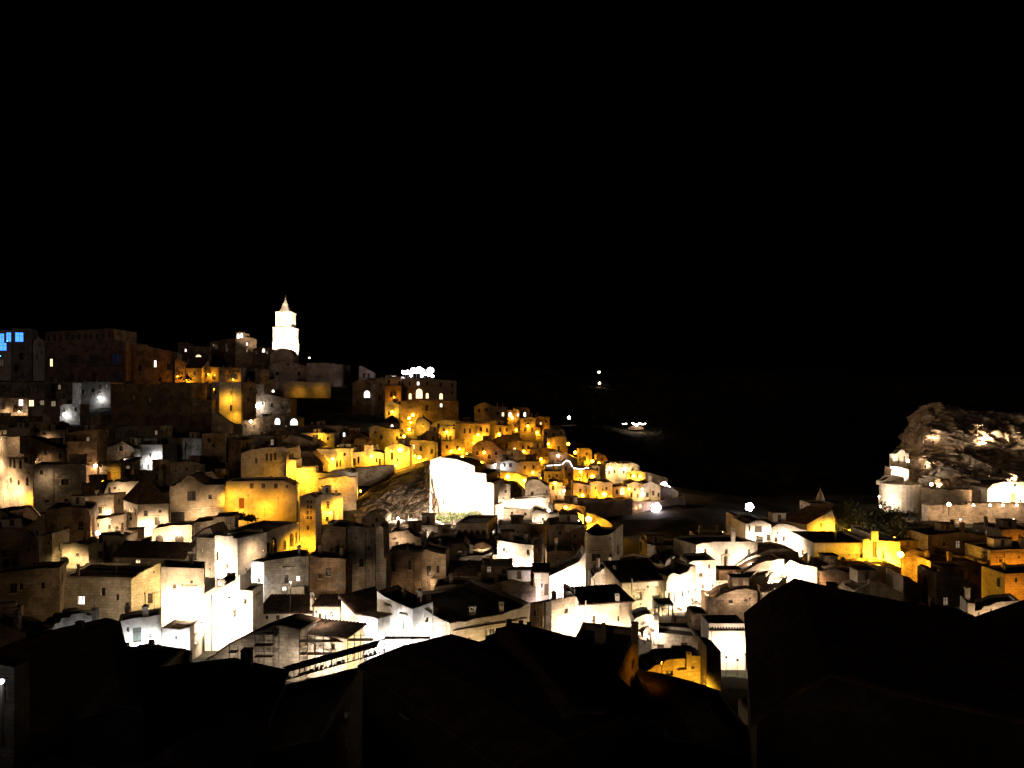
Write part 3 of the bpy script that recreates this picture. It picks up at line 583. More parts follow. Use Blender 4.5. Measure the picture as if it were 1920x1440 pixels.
b('cream wall house at foot of the lit white street', 1034, 1056, '1034,1136 1056,1146', 1200, y=(0,0), d=8, m='plaster', w='1045 1160 5 8 w')
# ---------------------------------------------------------------- cathedral ridge
b('broad dim cathedral gable below the bell tower', 505, 575, '505,684 520,680 537,676 556,682 575,687', 722, y=(0,3), d=22, m='tuff', nm='cathedral_nave', cat='cathedral', w='540 683 5 4 w;550 684 3 3 w;520 700 6 8 a;560 700 6 8 a', yo=6)
b('square transept with one dark window beside the gable', 575, 641, '575,681 608,680 641,683', 722, y=(4,2), d=14, m='tuff', nm='cathedral_transept', cat='cathedral', w='624.5 697 6 6 w;609 690 1 18 s;590 700 5 8 w', yo=2)
b('low dim house with lit yellow corner on the ridge', 478, 504, '478,690 485,692 504,693', 722, d=8, m='tuff', w='490 703 5 8 w', yo=2)
b('domed apse with dark tiled cap before bell tower', 507, 550, '507,664 512,659 520,656 528,653 538,654 546,658 550,666', 700, d=9, m='ashlar', nm='apse', cat='apse', w='519 667 6 4 w', r='t', yo=-12)
b('small yellow gabled cabin on the cathedral terrace', 514, 550, '514,704 517,704 530,704 535,707 550,706', 722, d=7, m='ashlar', w='545 710 3 6 w;524 709 4 5 w', yo=-4)
b('long yellow terrace wall under the cathedral', 516, 620, '516,714 580,716 620,718', 742, y=(-4,0), d=5, m='ashlar', nm='terrace_wall', cat='wall')
b('hexagonal bastion with a small lit opening', 496, 521, '496,720 500,718 505,712 515,712 521,716', 760, y=(-6,-6), d=9, m='tuff', nm='bastion', cat='bastion', w='499 728 5 9 w;512 733 5 5 E')
b('dim terraced house below the hexagonal bastion', 472, 545, '472,718 495,720 495,738 545,748', 792, y=(-2,-2), d=9, m='tuff_brown', w='480 735 5 8 w;510 760 5 8 w;530 765 4 7 w')
b('row house with three glowing white openings', 455, 560, '455,790 500,780 520,778 560,784', 812, d=8, m='tuff_grey', w='472 790 16 10 E;520 790 10 12 E;551 791 14 12 E')
b('little belfry chapel with twin dark arches', 673, 701, '673,695 673,687 676,686 701,699', 724, d=6, m='tuff', nm='belfry_chapel', cat='chapel', w='682 704 5 10 o;691 705 5 10 o')
b('dim house under the belfry with a lit arch', 661, 704, '661,718 672,712 701,713 704,722', 772, y=(-4,-4), d=10, m='tuff_brown', w='688 739 11 13 E;670 755 4 6 w')
b('pale brown tall house between belfry and palace', 702, 722, '702,718 706,710 718,707 722,710', 772, y=(-6,-2), d=9, m='tuff', w='712 745 4 10 w;714 722 4 7 w')
b('orange left wing of the long lit palace', 722, 752, '722,703 735,703 735,706 752,706', 756, y=(0,0), d=12, m='ashlar', nm='palace_wing', cat='palace', w='729 715 5 8 w;749 718 4 7 w;738 724 30 1.4 s;738 711 30 1.4 s;733 740 5 9 w')
b('long orange palace with roof lamps and lit doorways', 752, 856, '752,709 820,711 856,714', 754, y=(0,2), d=18, m='ashlar', nm='palace', cat='palace',
  w='768 719 4 7 w;784 719 4 6 L;801 719 4 7 w;826 721 4 8 w;848 722 4 7 w;848 736 4 6 w;786 738 12 18 e;769 743 5 11 e;801 742 5 10 e;827 743 6 11 e;790 714 100 1.2 s')
b('dark garden terrace wall below the lit palace', 752, 858, '752,752 790,750 858,751', 800, y=(-6,-6), d=6, m='tuff_brown', nm='terrace_wall', cat='wall', w='827 760 4 6 L;800 765 5 12 w')
b('yellow house with a window pair under the palace', 735, 757, '735,752 757,753', 792, y=(0,0), d=8, m='plaster', w='741 765 5 8 w;750 766 4 7 w', yo=4)
b('small golden gabled house left of the palace ramp', 722, 756, '722,755 735,752 745,758 756,760', 796, y=(0,0), d=6, m='plaster', w='729 775 4 7 w')
b('cream house with dark roof beneath the palace ramp', 693, 757, '693,802 700,798 712,799 730,803 757,806', 842, y=(0,3), d=9, m='ashlar', w='704 810 4 4 w;715 820 5 8 w;745 822 5 8 w')
b('dark pyramid-roofed house on the slope near palace', 714, 750, 793, 822, r='p', rise=3, d=8, m='tuff', w='735 798 5 4 E')
b('golden gable house right of the lamp-lit stairs', 776, 806, '776,800 782,784 790,782 798,786 806,793', 818, y=(0,0), d=8, m='plaster', w='793 797 4 6 w')
b('cream terrace house with white balustrade', 806, 862, '806,797 818,791 830,788 862,790', 822, y=(0,0), d=9, m='plaster', w='822 798 5 8 w;840 800 30 1.5 s;851 800 5 8 w')
b('long golden house with four windows under the ridge', 853, 918, '853,791 918,790', 840, y=(0,-2), d=12, m='ashlar', w='871 808 4 9 w;881 808 4 9 w;902 805 4 8 w;913 807 4 8 w;885 795 60 1.5 s')
b('brown round-shouldered house left of golden house', 790, 824, '790,815 800,808 812,808 822,816 824,820', 840, y=(-3,-3), d=8, m='tuff', w='812 822 4 8 w')
b('pale cottage with arched door below golden slope', 766, 821, '766,828 772,824 790,825 821,829', 862, y=(-2,0), d=8, m='ashlar', w='789 841 5 10 a;810 846 6 9 A;775 838 5 8 l')
b('tan box house right of the pale cottage', 828, 872, '828,826 870,824 872,832', 852, y=(0,0), d=9, m='ashlar', w='838 838 5 7 w;858 840 5 7 w')
# upper right ridge of the hill
b('pale gabled house first on the right-hand ridge', 889, 926, '889,762 900,757 910,755 918,758 926,762', 792, y=(0,0), d=9, r='t', m='tuff', w='898 770 5 7 w;912 768 6 7 A')
b('dim row house on ridge beside the pale gable', 926, 952, '926,762 952,763', 796, y=(1,1), d=8, m='tuff', w='943 777 4 7 l;933 775 5 7 w')
b('ridge house with glowing cold white windows', 952, 974, '952,769 962,769 962,764 974,769', 802, y=(0,0), d=8, m='tuff', w='956.5 777 5 8 E;971 778 3 5 L;961 784 4 4 E')
b('tall dim ridge house with one bright slit', 974, 994, '974,763 988,764 994,768', 802, y=(2,2), d=8, m='tuff_brown', w='984 777 4 8 E;979 790 4 6 w')
b('dark flat house stepping down the ridge', 1000, 1031, '1000,785 1012,780 1020,782 1031,781', 812, y=(0,0), d=8, m='tuff_brown', w='1014 794 3 4 l;1024 790 3 5 w')
b('orange-lit house between two yellow street lamps', 924, 960, '924,796 960,798', 822, d=8, m='tuff', w='938 806 4 7 w;950 806 4 7 w')
b('golden two-window house under dim ridge house', 975, 1004, '975,786 992,782 1004,784', 824, y=(0,0), d=8, m='ashlar', w='985 805 5 8 w;998 806 4 9 d')
b('tan corner house above the steep lamp-lit path', 1019, 1060, '1019,806 1049,806 1057,805 1060,816', 832, d=9, m='ashlar', w='1024 813 4 6 w;1038 815 4 5 w;1052 812 3 5 w')
b('golden garden wall on the steep path', 1026, 1064, '1026,822 1045,818 1062,820 1064,832', 846, y=(0,0), d=5, m='ashlar', nm='garden_wall', cat='wall')
b('small golden cube house by the fourth ridge lamp', 1086, 1110, '1086,843 1109,843 1110,848', 866, d=8, m='ashlar', w='1100 851 4 6 w')
b('dim cottage with chimney right of golden cube house', 1119, 1139, '1119,854 1122,852 1133,853 1139,860', 876, d=8, m='tuff_brown', w='1128 862 4 6 w', ch='1123 853 4 5')
b('pale twin-lamp house near hill tip, left part', 1136, 1160, '1136,870 1145,867 1160,869', 900, y=(0,0), d=8, m='plaster', w='1142 886 5 7 d;1152 884 4 6 w')
b('pale twin-lamp house near hill tip, right part', 1160, 1198, '1160,869 1188,868 1198,873', 898, y=(0,0), d=8, m='plaster', w='1170 885 5 6 w;1186 882 5 7 w', ch='1163 869 4 5')
b('brown roofed long house with two dark windows', 952, 1012, '952,830 965,826 1000,828 1012,832', 858, y=(0,0), d=9, r='f', m='tuff', w='981 839 5 7 w;991 839 5 7 w;965 844 4 9 l')
b('dark curved-roof house before the lit garden', 925, 978, '925,826 935,820 950,817 965,818 978,824', 850, y=(5,5), d=7, m='tuff_brown', r='t')
b('brown dome-shouldered house under golden front', 885, 946, '885,838 895,829 910,826 925,829 935,840 946,845', 872, d=10, m='tuff_brown', w='905 842 4 6 w;930 850 5 7 w;895 850 5 7 w', ch='917 828 5 10 .1')
b('tan wall with a diagonal stair right of dome house', 950, 993, '950,845 975,844 980,850 993,862', 872, y=(0,0), d=4, m='ashlar', nm='stair_wall', cat='wall', w='960 852 4 6 w')
b('flat brown house above the zigzag light string', 995, 1045, '995,842 1020,840 1045,846', 872, y=(0,0), d=10, m='tuff_brown', w='1005 852 4 6 w;1025 854 4 6 w')
b('dark slope house beneath the fourth ridge lamp', 1030, 1082, '1030,848 1040,846 1060,850 1082,860', 882, y=(-2,-2), d=8, m='tuff_brown', w='1046 864 6 5 w')
b('yellow flat house edged by a white light string', 1022, 1054, '1022,873 1054,872', 900, d=8, m='ashlar', led='1025,873 1040,872 1053,871', w='1035 884 4 6 w')
b('gabled brown house outlined by white light string', 1054, 1075, '1054,872 1058,866 1063,863 1068,866 1075,877', 906, y=(-2,-2), d=9, m='tuff', led='1054,871 1058,866 1062,863 1068,865 1073,875', w='1061 879 4 6 w;1068 890 4 7 w')
b('brown house with wavy light string along its roof', 1075, 1104, '1075,878 1090,879 1104,877', 910, y=(-2,-2), d=9, m='tuff', led='1075,877 1085,879 1095,879 1099,876 1104,878', w='1090 893 4 8 w;1098 890 3 6 w')
b('yellow sliver house right of the light strings', 1104, 1134, '1104,882 1112,873 1134,873', 900, y=(3,3), d=9, m='ashlar', w='1120 880 4 6 w')
b('cream terrace with tiled porch and string lights', 938, 974, '938,866 950,864 962,863 974,868', 892, y=(0,0), d=8, m='plaster', w='946 872 5 7 w;957 872 5 7 w')
b('long yellow cornice house centre of the hill', 974, 1014, '974,866 1013,864 1014,870', 892, y=(0,0), d=9, m='ashlar', w='984 876 4 7 w;1000 876 4 7 w')
b('yellow wedge wall lit by two street lamps', 938, 990, '938,884 950,886 965,887 990,894', 922, y=(0,0), d=4, m='ashlar', nm='retaining_wall', cat='wall')
b('pale blank house below zigzag light string', 1022, 1056, '1022,884 1053,883 1056,886', 916, d=9, m='tuff', w='1030 893 4 6 w;1044 892 4 6 w')
b('brown rounded house mid slope with a slit', 985, 1032, '985,914 990,902 1000,899 1012,901 1020,908 1030,912 1032,918', 960, y=(0,0), d=11, m='tuff', w='1025 922 3 7 w;998 925 5 7 w')
b('grey-beige house right of the giant white wall', 925, 957, '925,906 940,905 957,909', 962, y=(0,0), d=10, m='tuff', w='936 930 16 1.5 s;948 922 4 6 w', ch='930 906 4 8')
b('dim narrow house behind the grey-beige one', 912, 934, '912,890 922,887 934,890', 925, y=(0,0), d=9, m='tuff', w='922 897 4 6 w')
b('brown leaning block house below the yellow wedge', 957, 986, '957,906 970,908 980,918 986,925', 948, d=8, m='tuff_brown', w='966 920 4 6 w')
b('scalloped bright wall of terraced gardens', 925, 1030, '925,945 940,944 957,938 975,936 995,934 1030,932', 972, y=(-2,-4), d=5, m='plaster', nm='garden_wall', cat='wall')
b('dim house cluster left of the orange lamp house', 1030, 1060, '1030,905 1040,902 1055,906 1060,912', 950, y=(0,0), d=9, m='tuff', w='1037 915 5 8 w;1050 925 4 6 l;1043 932 4 6 w')
b('golden corner house lit by a big yellow lamp', 1093, 1122, '1093,898 1095,882 1110,880 1122,884', 925, d=8, m='ashlar', w='1101 893 3 10 w')
b('orange corner house with two small windows', 1108, 1148, '1108,904 1120,902 1148,905', 946, y=(0,0), d=10, m='ashlar', w='1117 915 3 5 w;1130 918 3 4 w;1119 932 3 4 w;1137 916 4 6 w')
b('long low orange house before the corner house', 1075, 1108, '1075,905 1085,906 1108,910', 944, y=(0,0), d=8, m='ashlar', w='1103 930 4 6 w;1088 920 4 6 w')
b('orange arch-fronted house right of corner house', 1150, 1176, '1150,914 1165,911 1176,914', 942, y=(0,0), d=8, m='ashlar', w='1167 921 8 14 e;1157 922 5 9 a')
b('brown house with a white lamp by its door', 1176, 1206, '1176,908 1190,903 1206,908', 942, y=(0,0), d=9, m='tuff', w='1184 928 4 9 w;1196 930 4 8 w;1190 918 4 5 w')
b('pale tip house lit dazzling white', 1206, 1238, '1206,908 1220,903 1238,910', 940, y=(0,0), d=9, m='plaster', w='1214 928 5 8 w;1225 925 5 9 d;1235 928 4 8 w')
b('round white platform at the very tip of the hill', 1238, 1272, '1238,915 1250,910 1262,916 1272,922', 936, y=(0,0), d=8, m='plaster', nm='viewing_platform', cat='platform')
b('orange house with glowing windows above tip road', 1176, 1210, '1176,884 1190,882 1210,886', 906, y=(0,0), d=9, m='ashlar', w='1183 892 5 7 w;1196 893 5 7 w')
b('long pale parapet descending to the hill tip', 1198, 1252, '1198,883 1220,887 1252,897', 914, y=(5,14), d=4, m='tuff', nm='parapet_wall', cat='wall')
b('orange-lit retaining wall under corner houses', 1074, 1186, '1074,937 1100,936 1125,938 1186,935', 962, y=(-4,2), d=5, m='tuff_brown', nm='retaining_wall', cat='wall')
b('dark retaining wall running out to the hill tip', 1186, 1285, '1186,940 1230,940 1270,934 1285,926', 952, y=(-2,10), d=4, m='tuff_brown', nm='retaining_wall', cat='wall')
b('golden bend wall at the end of the lower road', 1100, 1148, '1100,962 1115,965 1130,972 1140,978 1148,984', 1000, y=(0,0), d=4, m='ashlar', nm='road_wall', cat='wall')
# ---------------------------------------------------------------- yellow quarter, centre left
b('orange hall with three high windows and a red door', 424, 555, '424,903 470,902 530,901 545,907 555,913', 990, y=(0,3), d=10, m='plaster', nm='hall', cat='hall', w='472 911 7 9 w;494 911 7 9 w;517 911 7 9 w;538 912 4 5 w;453 944 10 20 D;453 957 12 2 s')
b('pillared terrace house lit from its right end', 452, 537, '452,850 470,843 490,840 534,838 537,850', 925, y=(2,0), d=10, m='ashlar', w='500 857 5 14 w;508 857 5 14 w;516 856 5 14 w;480 864 5 10 w;522 868 60 2 s;508 897 8 10 a')
b('blazing yellow stepped wall beside pillared terrace', 537, 555, '537,862 540,850 541,862 555,862', 930, y=(-2,-2), d=6, m='plaster', nm='stepped_wall', cat='wall')
b('long yellow retaining wall with two street levels', 555, 668, '555,878 592,876 592,886 612,888 635,882 668,886', 938, y=(0,2), d=6, m='plaster', nm='retaining_wall', cat='wall', w='600 892 40 1.4 s')
b('lower rubble retaining wall with weeds on its ledge', 596, 668, '596,899 612,896 640,893 668,894', 944, y=(-5,-3), d=3, m='tuff', nm='retaining_wall', cat='wall')
b('bright yellow block wall with a shadow diagonal', 564, 627, '564,812 627,812', 848, y=(0,0), d=8, m='plaster', w='620 819 12 2 s;600 825 4 6 w')
b('dark gabled roof in front of yellow block wall', 520, 600, '520,835 545,815 565,820 592,830 600,836', 872, y=(0,0), d=9, r='t', m='tuff_brown', ch='591 828 8 13 .05')
b('yellow house with lamp and double door', 594, 658, '594,842 658,841', 884, y=(0,0), d=9, m='plaster', w='632 869 5 13 w;638 869 4 13 d;646 852 4 6 w')
b('dark brown sloping house before the yellow house', 556, 606, '556,858 570,846 585,848 600,862 606,870', 890, y=(-2,-2), d=8, r='t', m='tuff_brown')
b('golden house with shop door and a lamp', 659, 720, '659,848 683,847 683,834 700,834 700,846 720,850', 880, y=(0,0), d=9, m='plaster', w='672 862 4 12 w;664 866 6 14 A;712 866 4 13 d;706 862 4 10 w')
b('brown gabled house behind the golden shop', 660, 690, '660,835 668,822 675,820 685,823 690,835', 860, y=(3,3), d=7, m='tuff', w='668 838 3 8 w;675 838 3 8 w')
b('tall amber house wall at head of the ramp', 722, 768, '722,840 740,832 752,832 768,838', 882, y=(0,0), d=9, m='plaster', w='735 855 5 14 a;745 862 3 6 w')
b('yellow house with ladder-like stacked windows', 586, 643, '586,930 600,928 641,928 643,932', 972, y=(0,2), d=9, m='plaster', w='615 942 5 3 w;615 946.5 5 3 w;615 951 5 3 w;593 950 2 12 w')
b('low rubble wall along top of the ramp', 668, 740, '668,878 690,877 710,874 725,873 740,872', 905, y=(0,4), d=4, m='tuff', nm='ramp_wall', cat='wall')
b('dim roof cluster house under the cathedral cliff', 560, 660, '560,800 600,797 640,798 660,808', 835, d=10, m='tuff_brown', w='575 810 5 8 w;610 808 5 8 w;645 815 4 7 L')
b('brown round-gabled house below the cliff', 640, 695, '640,822 650,818 660,812 675,812 690,820 695,830', 850, y=(3,3), d=9, m='tuff_brown', w='660 828 4 8 w;680 835 4 8 w')
b('dark flat house above pillared terrace', 452, 520, '452,818 480,815 520,818', 868, y=(3,3), d=10, m='tuff_brown', w='470 832 5 8 w;500 830 4 6 w;462 846 5 8 w')
b('dim wall house in shadow left of orange hall', 385, 423, '385,885 400,885 410,902 423,902', 930, y=(3,3), d=8, m='tuff_grey', w='397 895 4 6 w', ch='402 903 4 12')
b('unlit storehouse above the orange hall roof', 424, 486, '424,868 450,866 486,868', 912, y=(5,5), d=9, m='tuff_brown')
# ---------------------------------------------------------------- lower centre
b('giant white-lit blank wall on the rock spur', 806, 926, '806,872 808,862 826,856 828,858 858,862 875,868 889,874 890,886 911,888 912,904 924,906 926,910', 978, y=(3,0), d=14, m='plaster', nm='monastery_wall', cat='monastery', w='857 878 3 4 w;875 879 3 4 w;832 940 3 12 w')
b('arcaded loggia house with five dark arches', 855, 914, 981, 1042, y=(0,0), e=(933,12), m='tuff', nm='loggia_house', w=';'.join('%g 999 7.6 11 a' % (861.5+11.4*i) for i in range(5))+';926 997 5 6 L;920 1002 4 8 w;884 1006 56 1.6 s')
b('beige low wing left of the arcaded loggia', 800, 855, '800,1010 830,1004 855,1001', 1050, y=(0,0), d=9, m='tuff', w='815 1020 5 8 w;838 1018 5 8 w')
b('yellow flat-fronted house with two round vents', 933, 1021, '933,984 1020,982', 1022, y=(0,0), e=None, d=9, m='plaster', w='954 996 3 4 w;971 997 4 4 a;1001 1000 1 10 s')
b('white house row beneath the yellow flat front', 932, 1000, '932,1014 940,1014 975,1020 1000,1022', 1072, y=(0,0), d=9, m='plaster', w='945 1030 5 8 w;990 1035 5 9 w')
b('brown garden house between white row and trees', 1001, 1020, '1001,1022 1020,1012', 1058, y=(0,0), d=8, m='tuff', w='1010 1030 4 8 w')
b('bright white house group above the dark trees', 998, 1052, '998,962 1005,956 1015,958 1030,964 1045,963 1052,968', 1010, y=(0,0), d=9, m='plaster', w='1018 975 5 8 w;1040 978 4 8 w')
b('cream arched house with lamp at the road bend', 1052, 1094, '1052,966 1058,962 1070,966 1085,961 1094,966', 1004, y=(0,0), d=8, m='plaster', w='1062 975 4 7 w;1083 968 3 5 w;1084 980 5 9 A')
b('long terrace house with dark sunken roof', 944, 1000, '944,954 960,953 1000,956', 985, y=(0,0), d=10, m='tuff', w='960 962 5 5 w;985 964 5 5 w')
b('flat house behind the bright white group', 1040, 1098, '1040,945 1060,944 1098,950', 978, y=(0,0), d=9, m='tuff', w='1055 955 5 8 w;1080 957 5 8 w')
b('white strip house under a row of roof lamps', 722, 780, '722,983 775,982 780,990', 1012, y=(0,0), d=7, m='plaster', w='745 990 5 7 w')
b('cream barrel-roofed house sloping to the right', 780, 834, '780,986 790,983 812,985 825,992 834,1000', 1020, y=(0,0), d=8, m='plaster', w='800 998 4 6 w')
b('pale chunk house left of the roof lamp row', 678, 722, '678,968 690,966 700,961 712,962 722,972', 1010, y=(0,0), d=9, m='tuff', w='706 975 5 8 w')
b('dark brown wall house under white strip house', 722, 790, '722,1002 765,993 770,1000 790,1008', 1060, y=(0,0), d=10, m='tuff_brown', w='745 1020 5 9 w;775 1022 5 9 w')
b('brown house with a dark door and pale pilaster', 724, 790, '724,1038 750,1032 790,1036', 1108, y=(0,0), d=12, m='tuff_brown', w='768 1060 6 17 w;738 1065 6 14 w')
b('yellowish house front with two dark doors', 789, 836, '789,1040 797,1030 815,1036 836,1040', 1105, y=(0,0), d=10, m='tuff', w='804 1070 8 18 w;821 1068 5 14 w')
b('dark tiled house with a pale zigzag eave', 834, 902, 1080, 1102, r='s', rp=1054, d=8, m='tuff', w='860 1084 5 6 w')
b('cream attic house with a dark sloping roof', 862, 922, '862,1046 880,1042 905,1042 922,1036', 1074, y=(0,0), d=7, m='plaster', w='880 1052 5 6 w;905 1052 5 6 w')
b('small cream house between two dark roofs', 922, 958, '922,1048 925,1040 948,1042 958,1050', 1076, y=(0,0), d=8, m='plaster', w='940 1050 5 6 w')
b('dark gable roof house above the cream attic', 880, 930, '880,1035 892,1020 905,1017 918,1022 930,1034', 1060, y=(3,3), d=9, r='t', m='tuff_brown')
b('dark tent-roofed house by the white row', 925, 968, '925,1040 935,1030 944,1022 955,1026 968,1030', 1066, y=(2,2), d=8, r='t', m='tuff_brown')
b('brown roof house left of the dark gable', 830, 882, '830,1035 845,1020 870,1018 882,1032', 1070, y=(2,2), d=9, r='t', m='tuff_brown', w='862 1034 6 3 m')
b('low pale house with a bright slot window', 902, 962, '902,1060 925,1062 962,1060', 1100, y=(0,0), d=9, m='tuff_brown', w='917 1068 7 10 m;945 1072 8 8 w')
b('dark sheds crowded in the shadowed court', 815, 930, '815,1100 850,1096 900,1100 930,1096', 1142, y=(0,0), d=10, m='tuff_brown', w='850 1110 6 9 w;905 1108 26 3 m')
b('black-roofed house right of the shadowed court', 930, 1005, '930,1092 960,1088 990,1095 1005,1104', 1140, y=(0,0), d=10, m='tuff_brown')
# ---------------------------------------------------------------- lit square, right of centre
b('tree-backed dark roof house above the square', 1030, 1096, '1030,985 1050,982 1096,986', 1052, y=(0,0), d=12, m='tuff_brown', w='1050 1000 5 8 w;1078 1005 5 8 w')
b('brown terrace house with a pale vertical pier', 1025, 1078, '1025,1036 1040,1032 1078,1034', 1082, y=(0,0), d=9, m='tuff_brown', w='1042 1040 3 30 s')
b('curved-parapet house with a balcony window', 1097, 1150, '1097,997 1103,1000 1110,1004 1125,1005 1140,1003 1150,998', 1096, y=(0,0), e=(1168,10), m='ashlar', nm='curved_parapet_house', w='1118 1045 17 13 c;1118 1033 22 3 s;1144 1010 3 6 w;1159 1030 5 16 w;1145 1048 4 18 d')
b('bright white street house climbing to the right', 1030, 1098, '1030,1080 1045,1074 1065,1064 1085,1054 1098,1034', 1136, y=(0,0), d=10, m='plaster', w='1088 1056 4 7 w;1046 1090 5 9 w;1064 1100 4 10 w;1097 1085 6 6 w;1086 1088 3 6 w;1074 1102 2 12 w')
b('small yellow gatehouse with an arched door', 1002, 1030, 1074, 1128, r='s', rp=1060, d=5, y=(0,0), m='ashlar', nm='gatehouse', cat='gatehouse', w='1016 1098 5 9 w;1025 1105 8 22 A')
b('white wall with a round arch by gatehouse', 966, 1002, '966,1070 972,1062 982,1062 992,1072 1002,1090', 1125, y=(4,0), d=5, m='plaster', w='980 1082 14 18 o', nm='arch_wall', cat='wall')
b('step-gabled yellow house with one shuttered window', 1108, 1171, '1108,1084 1114,1080 1118,1074 1126,1072 1130,1067 1148,1067 1152,1073 1158,1077 1163,1083 1171,1088', 1128, y=(0,0), d=12, m='plaster', w='1140 1086 12 12 c;1113 1095 1 20 s')
b('dark-roofed yellow house with dark shutters', 1166, 1250, 1090, 1162, y=(0,2), r='s', rp=1056, d=7, m='plaster', w='1198 1117 10 15 c;1231 1131 17 30 g;1215 1100 4 4 w;1184 1100 1 30 s', ch='1152 1070 6 10 .5')
b('blinding white house with tall slit windows', 1250, 1305, '1250,1092 1254,1080 1262,1074 1275,1078 1290,1072 1296,1062 1305,1060', 1160, y=(0,2), d=12, m='plaster', w='1265 1121 3 18 w;1252 1118 5 14 c;1280 1113 5 12 w;1291 1110 3 8 w;1298 1125 4 7 w')
b('brown hipped roof house with a satellite dish', 1243, 1292, '1243,1070 1250,1050 1265,1042 1280,1052 1292,1064', 1100, y=(6,6), d=9, r='t', m='plaster')
b('pink-white house with an outdoor stair', 1291, 1342, '1291,1056 1300,1052 1342,1050', 1140, y=(0,0), d=10, m='plaster', w='1330 1062 5 8 w;1336 1098 4 6 w;1318 1100 5 9 w')
b('dark tiled roof house above outdoor stair', 1282, 1332, '1282,1050 1290,1038 1308,1031 1332,1048', 1080, y=(5,5), d=8, r='t', m='tuff')
b('long beige wall house at the gorge edge', 1213, 1284, '1213,1020 1284,1024', 1070, y=(0,0), d=9, m='tuff', w='1255 1028 14 12 w;1235 1035 4 7 w;1228 1024 30 1.4 s')
b('low dark house below the beige gorge-edge wall', 1170, 1245, '1170,1056 1200,1052 1245,1058', 1090, y=(0,0), d=9, m='tuff_brown', ch='1210 1066 5 9 .1;1218 1066 4 9 .1')
b('long white house with tall chimney at gorge edge', 1305, 1420, '1305,1022 1320,1018 1340,1016 1420,1016', 1100, y=(0,4), d=10, m='plaster', w='1362 1034 5 8 w;1323 1034 5 11 w;1405 1035 5 9 w;1360 1052 7 18 c;1390 1060 6 12 a', ch='1374 1018 7 30 .1')
b('dark flat roof storehouse behind the white house', 1308, 1372, '1308,1006 1325,1004 1372,1004', 1036, y=(10,10), d=8, m='tuff_grey')
b('grey ruined turret below the tall flood mast', 1378, 1402, '1378,968 1386,968 1402,974', 1040, y=(2,2), d=7, m='tuff', nm='turret', cat='tower', w='1386 982 4 8 w;1395 984 4 7 w;1388 1000 4 7 w')
b('white gable-topped villa beside the turret', 1398, 1446, '1398,983 1405,982 1417,976 1430,976 1446,984', 1062, y=(0,0), d=10, m='plaster', w='1422 992 14 12 m;1405 990 3 12 w;1424 1012 14 14 m;1444 1008 8 12 w', nm='villa')
b('bright villa wing with a dark pitched roof', 1446, 1512, '1446,990 1460,982 1480,984 1512,994', 1050, y=(0,0), d=10, m='plaster', w='1455 1012 6 9 w;1470 1010 5 9 w;1490 1010 5 9 w;1458 1000 3 5 w', nm='villa')
b('white terraced houses below the bright villa', 1412, 1498, '1412,1046 1430,1036 1446,1030 1470,1028 1498,1036', 1092, y=(0,0), d=9, m='plaster', w='1438 1042 6 8 w;1425 1052 5 8 w;1470 1045 5 9 w', nm='terraced_house')
b('staircase wall curving down to the square', 1390, 1470, '1390,1080 1400,1070 1420,1058 1436,1052 1470,1048', 1110, y=(0,0), d=6, m='tuff', nm='stair_wall', cat='wall')
b('glowing white wall at top of curved stairs', 1470, 1532, '1470,1062 1482,1050 1500,1058 1532,1064', 1110, y=(0,0), d=8, m='plaster', nm='lit_wall', cat='wall', w='1480 1075 5 9 w')
b('low pale plaza wall with a framed door', 1330, 1408, '1330,1086 1360,1088 1385,1092 1408,1104', 1138, y=(0,0), d=7, m='plaster', w='1344 1103 11 32 g;1366 1096 5 5 w;1380 1098 10 3 w')
b('ochre house with dark ridge roof and white window', 1527, 1656, 1018, 1082, y=(0,0), r='s', rp=998, e=(1488,10), m='plaster', nm='ochre_house', w='1555 1048 9 14 L;1543 1036 3 4 w;1592 1040 2 3 w;1605 1040 2 3 w;1505 1035 5 8 w')
b('little belfry church front, glaring yellow', 1618, 1688, '1618,1016 1618,1012 1628,1010 1632,1014 1634,1014 1634,997 1647,997 1647,1014 1688,1016', 1078, y=(-2,-2), d=9, m='plaster', nm='small_church', cat='church', w='1640 1030 9 30 w;1618 1022 6 10 w;1656 1040 5 16 A')
b('upper orange gable house with a ribbed roof', 1513, 1566, '1513,982 1530,972 1560,957 1566,975', 1022, y=(2,0), e=(1470,8), r='t', m='plaster', w='1540 985 5 9 w')
b('pale drum house beneath the little steeple', 1519, 1562, 944, 992, y=(8,8), d=7, m='ashlar', nm='drum_house', w='1532 955 5 8 w')
b('orange-lit stacked house at right edge, upper', 1878, 1960, '1878,994 1900,992 1960,992', 1040, y=(0,0), d=10, m='ashlar', w='1895 1010 5 8 w;1912 1006 5 8 w')
b('orange-lit block house at right edge, middle', 1857, 1960, '1857,1032 1900,1030 1960,1028', 1082, y=(-3,-3), d=10, m='ashlar', w='1910 1045 3 4 w;1880 1072 46 2 s')
b('orange-lit lower house at right edge', 1884, 1970, '1884,1076 1970,1072', 1120, y=(-6,-6), d=9, m='ashlar', w='1905 1088 5 8 w')
b('brown lean-to roof against orange block house', 1834, 1908, 1030, 1064, r='s', rp=1010, d=7, y=(0,0), m='tuff_brown')
b('dim long house below the rock terrace road', 1740, 1850, '1740,1004 1800,998 1850,1002', 1052, y=(0,0), d=10, m='tuff', w='1770 1020 5 8 w;1810 1018 5 8 w;1755 1035 4 7 w')
b('dim wall house beneath dark canopy, right', 1745, 1855, '1745,1052 1800,1054 1855,1056', 1096, y=(0,0), d=10, m='tuff_brown', w='1790 1070 5 8 w;1830 1072 5 8 w')
b('dark roofs cluster left of orange block house', 1690, 1745, '1690,1040 1710,1030 1745,1036', 1080, y=(0,0), d=9, m='tuff_brown')
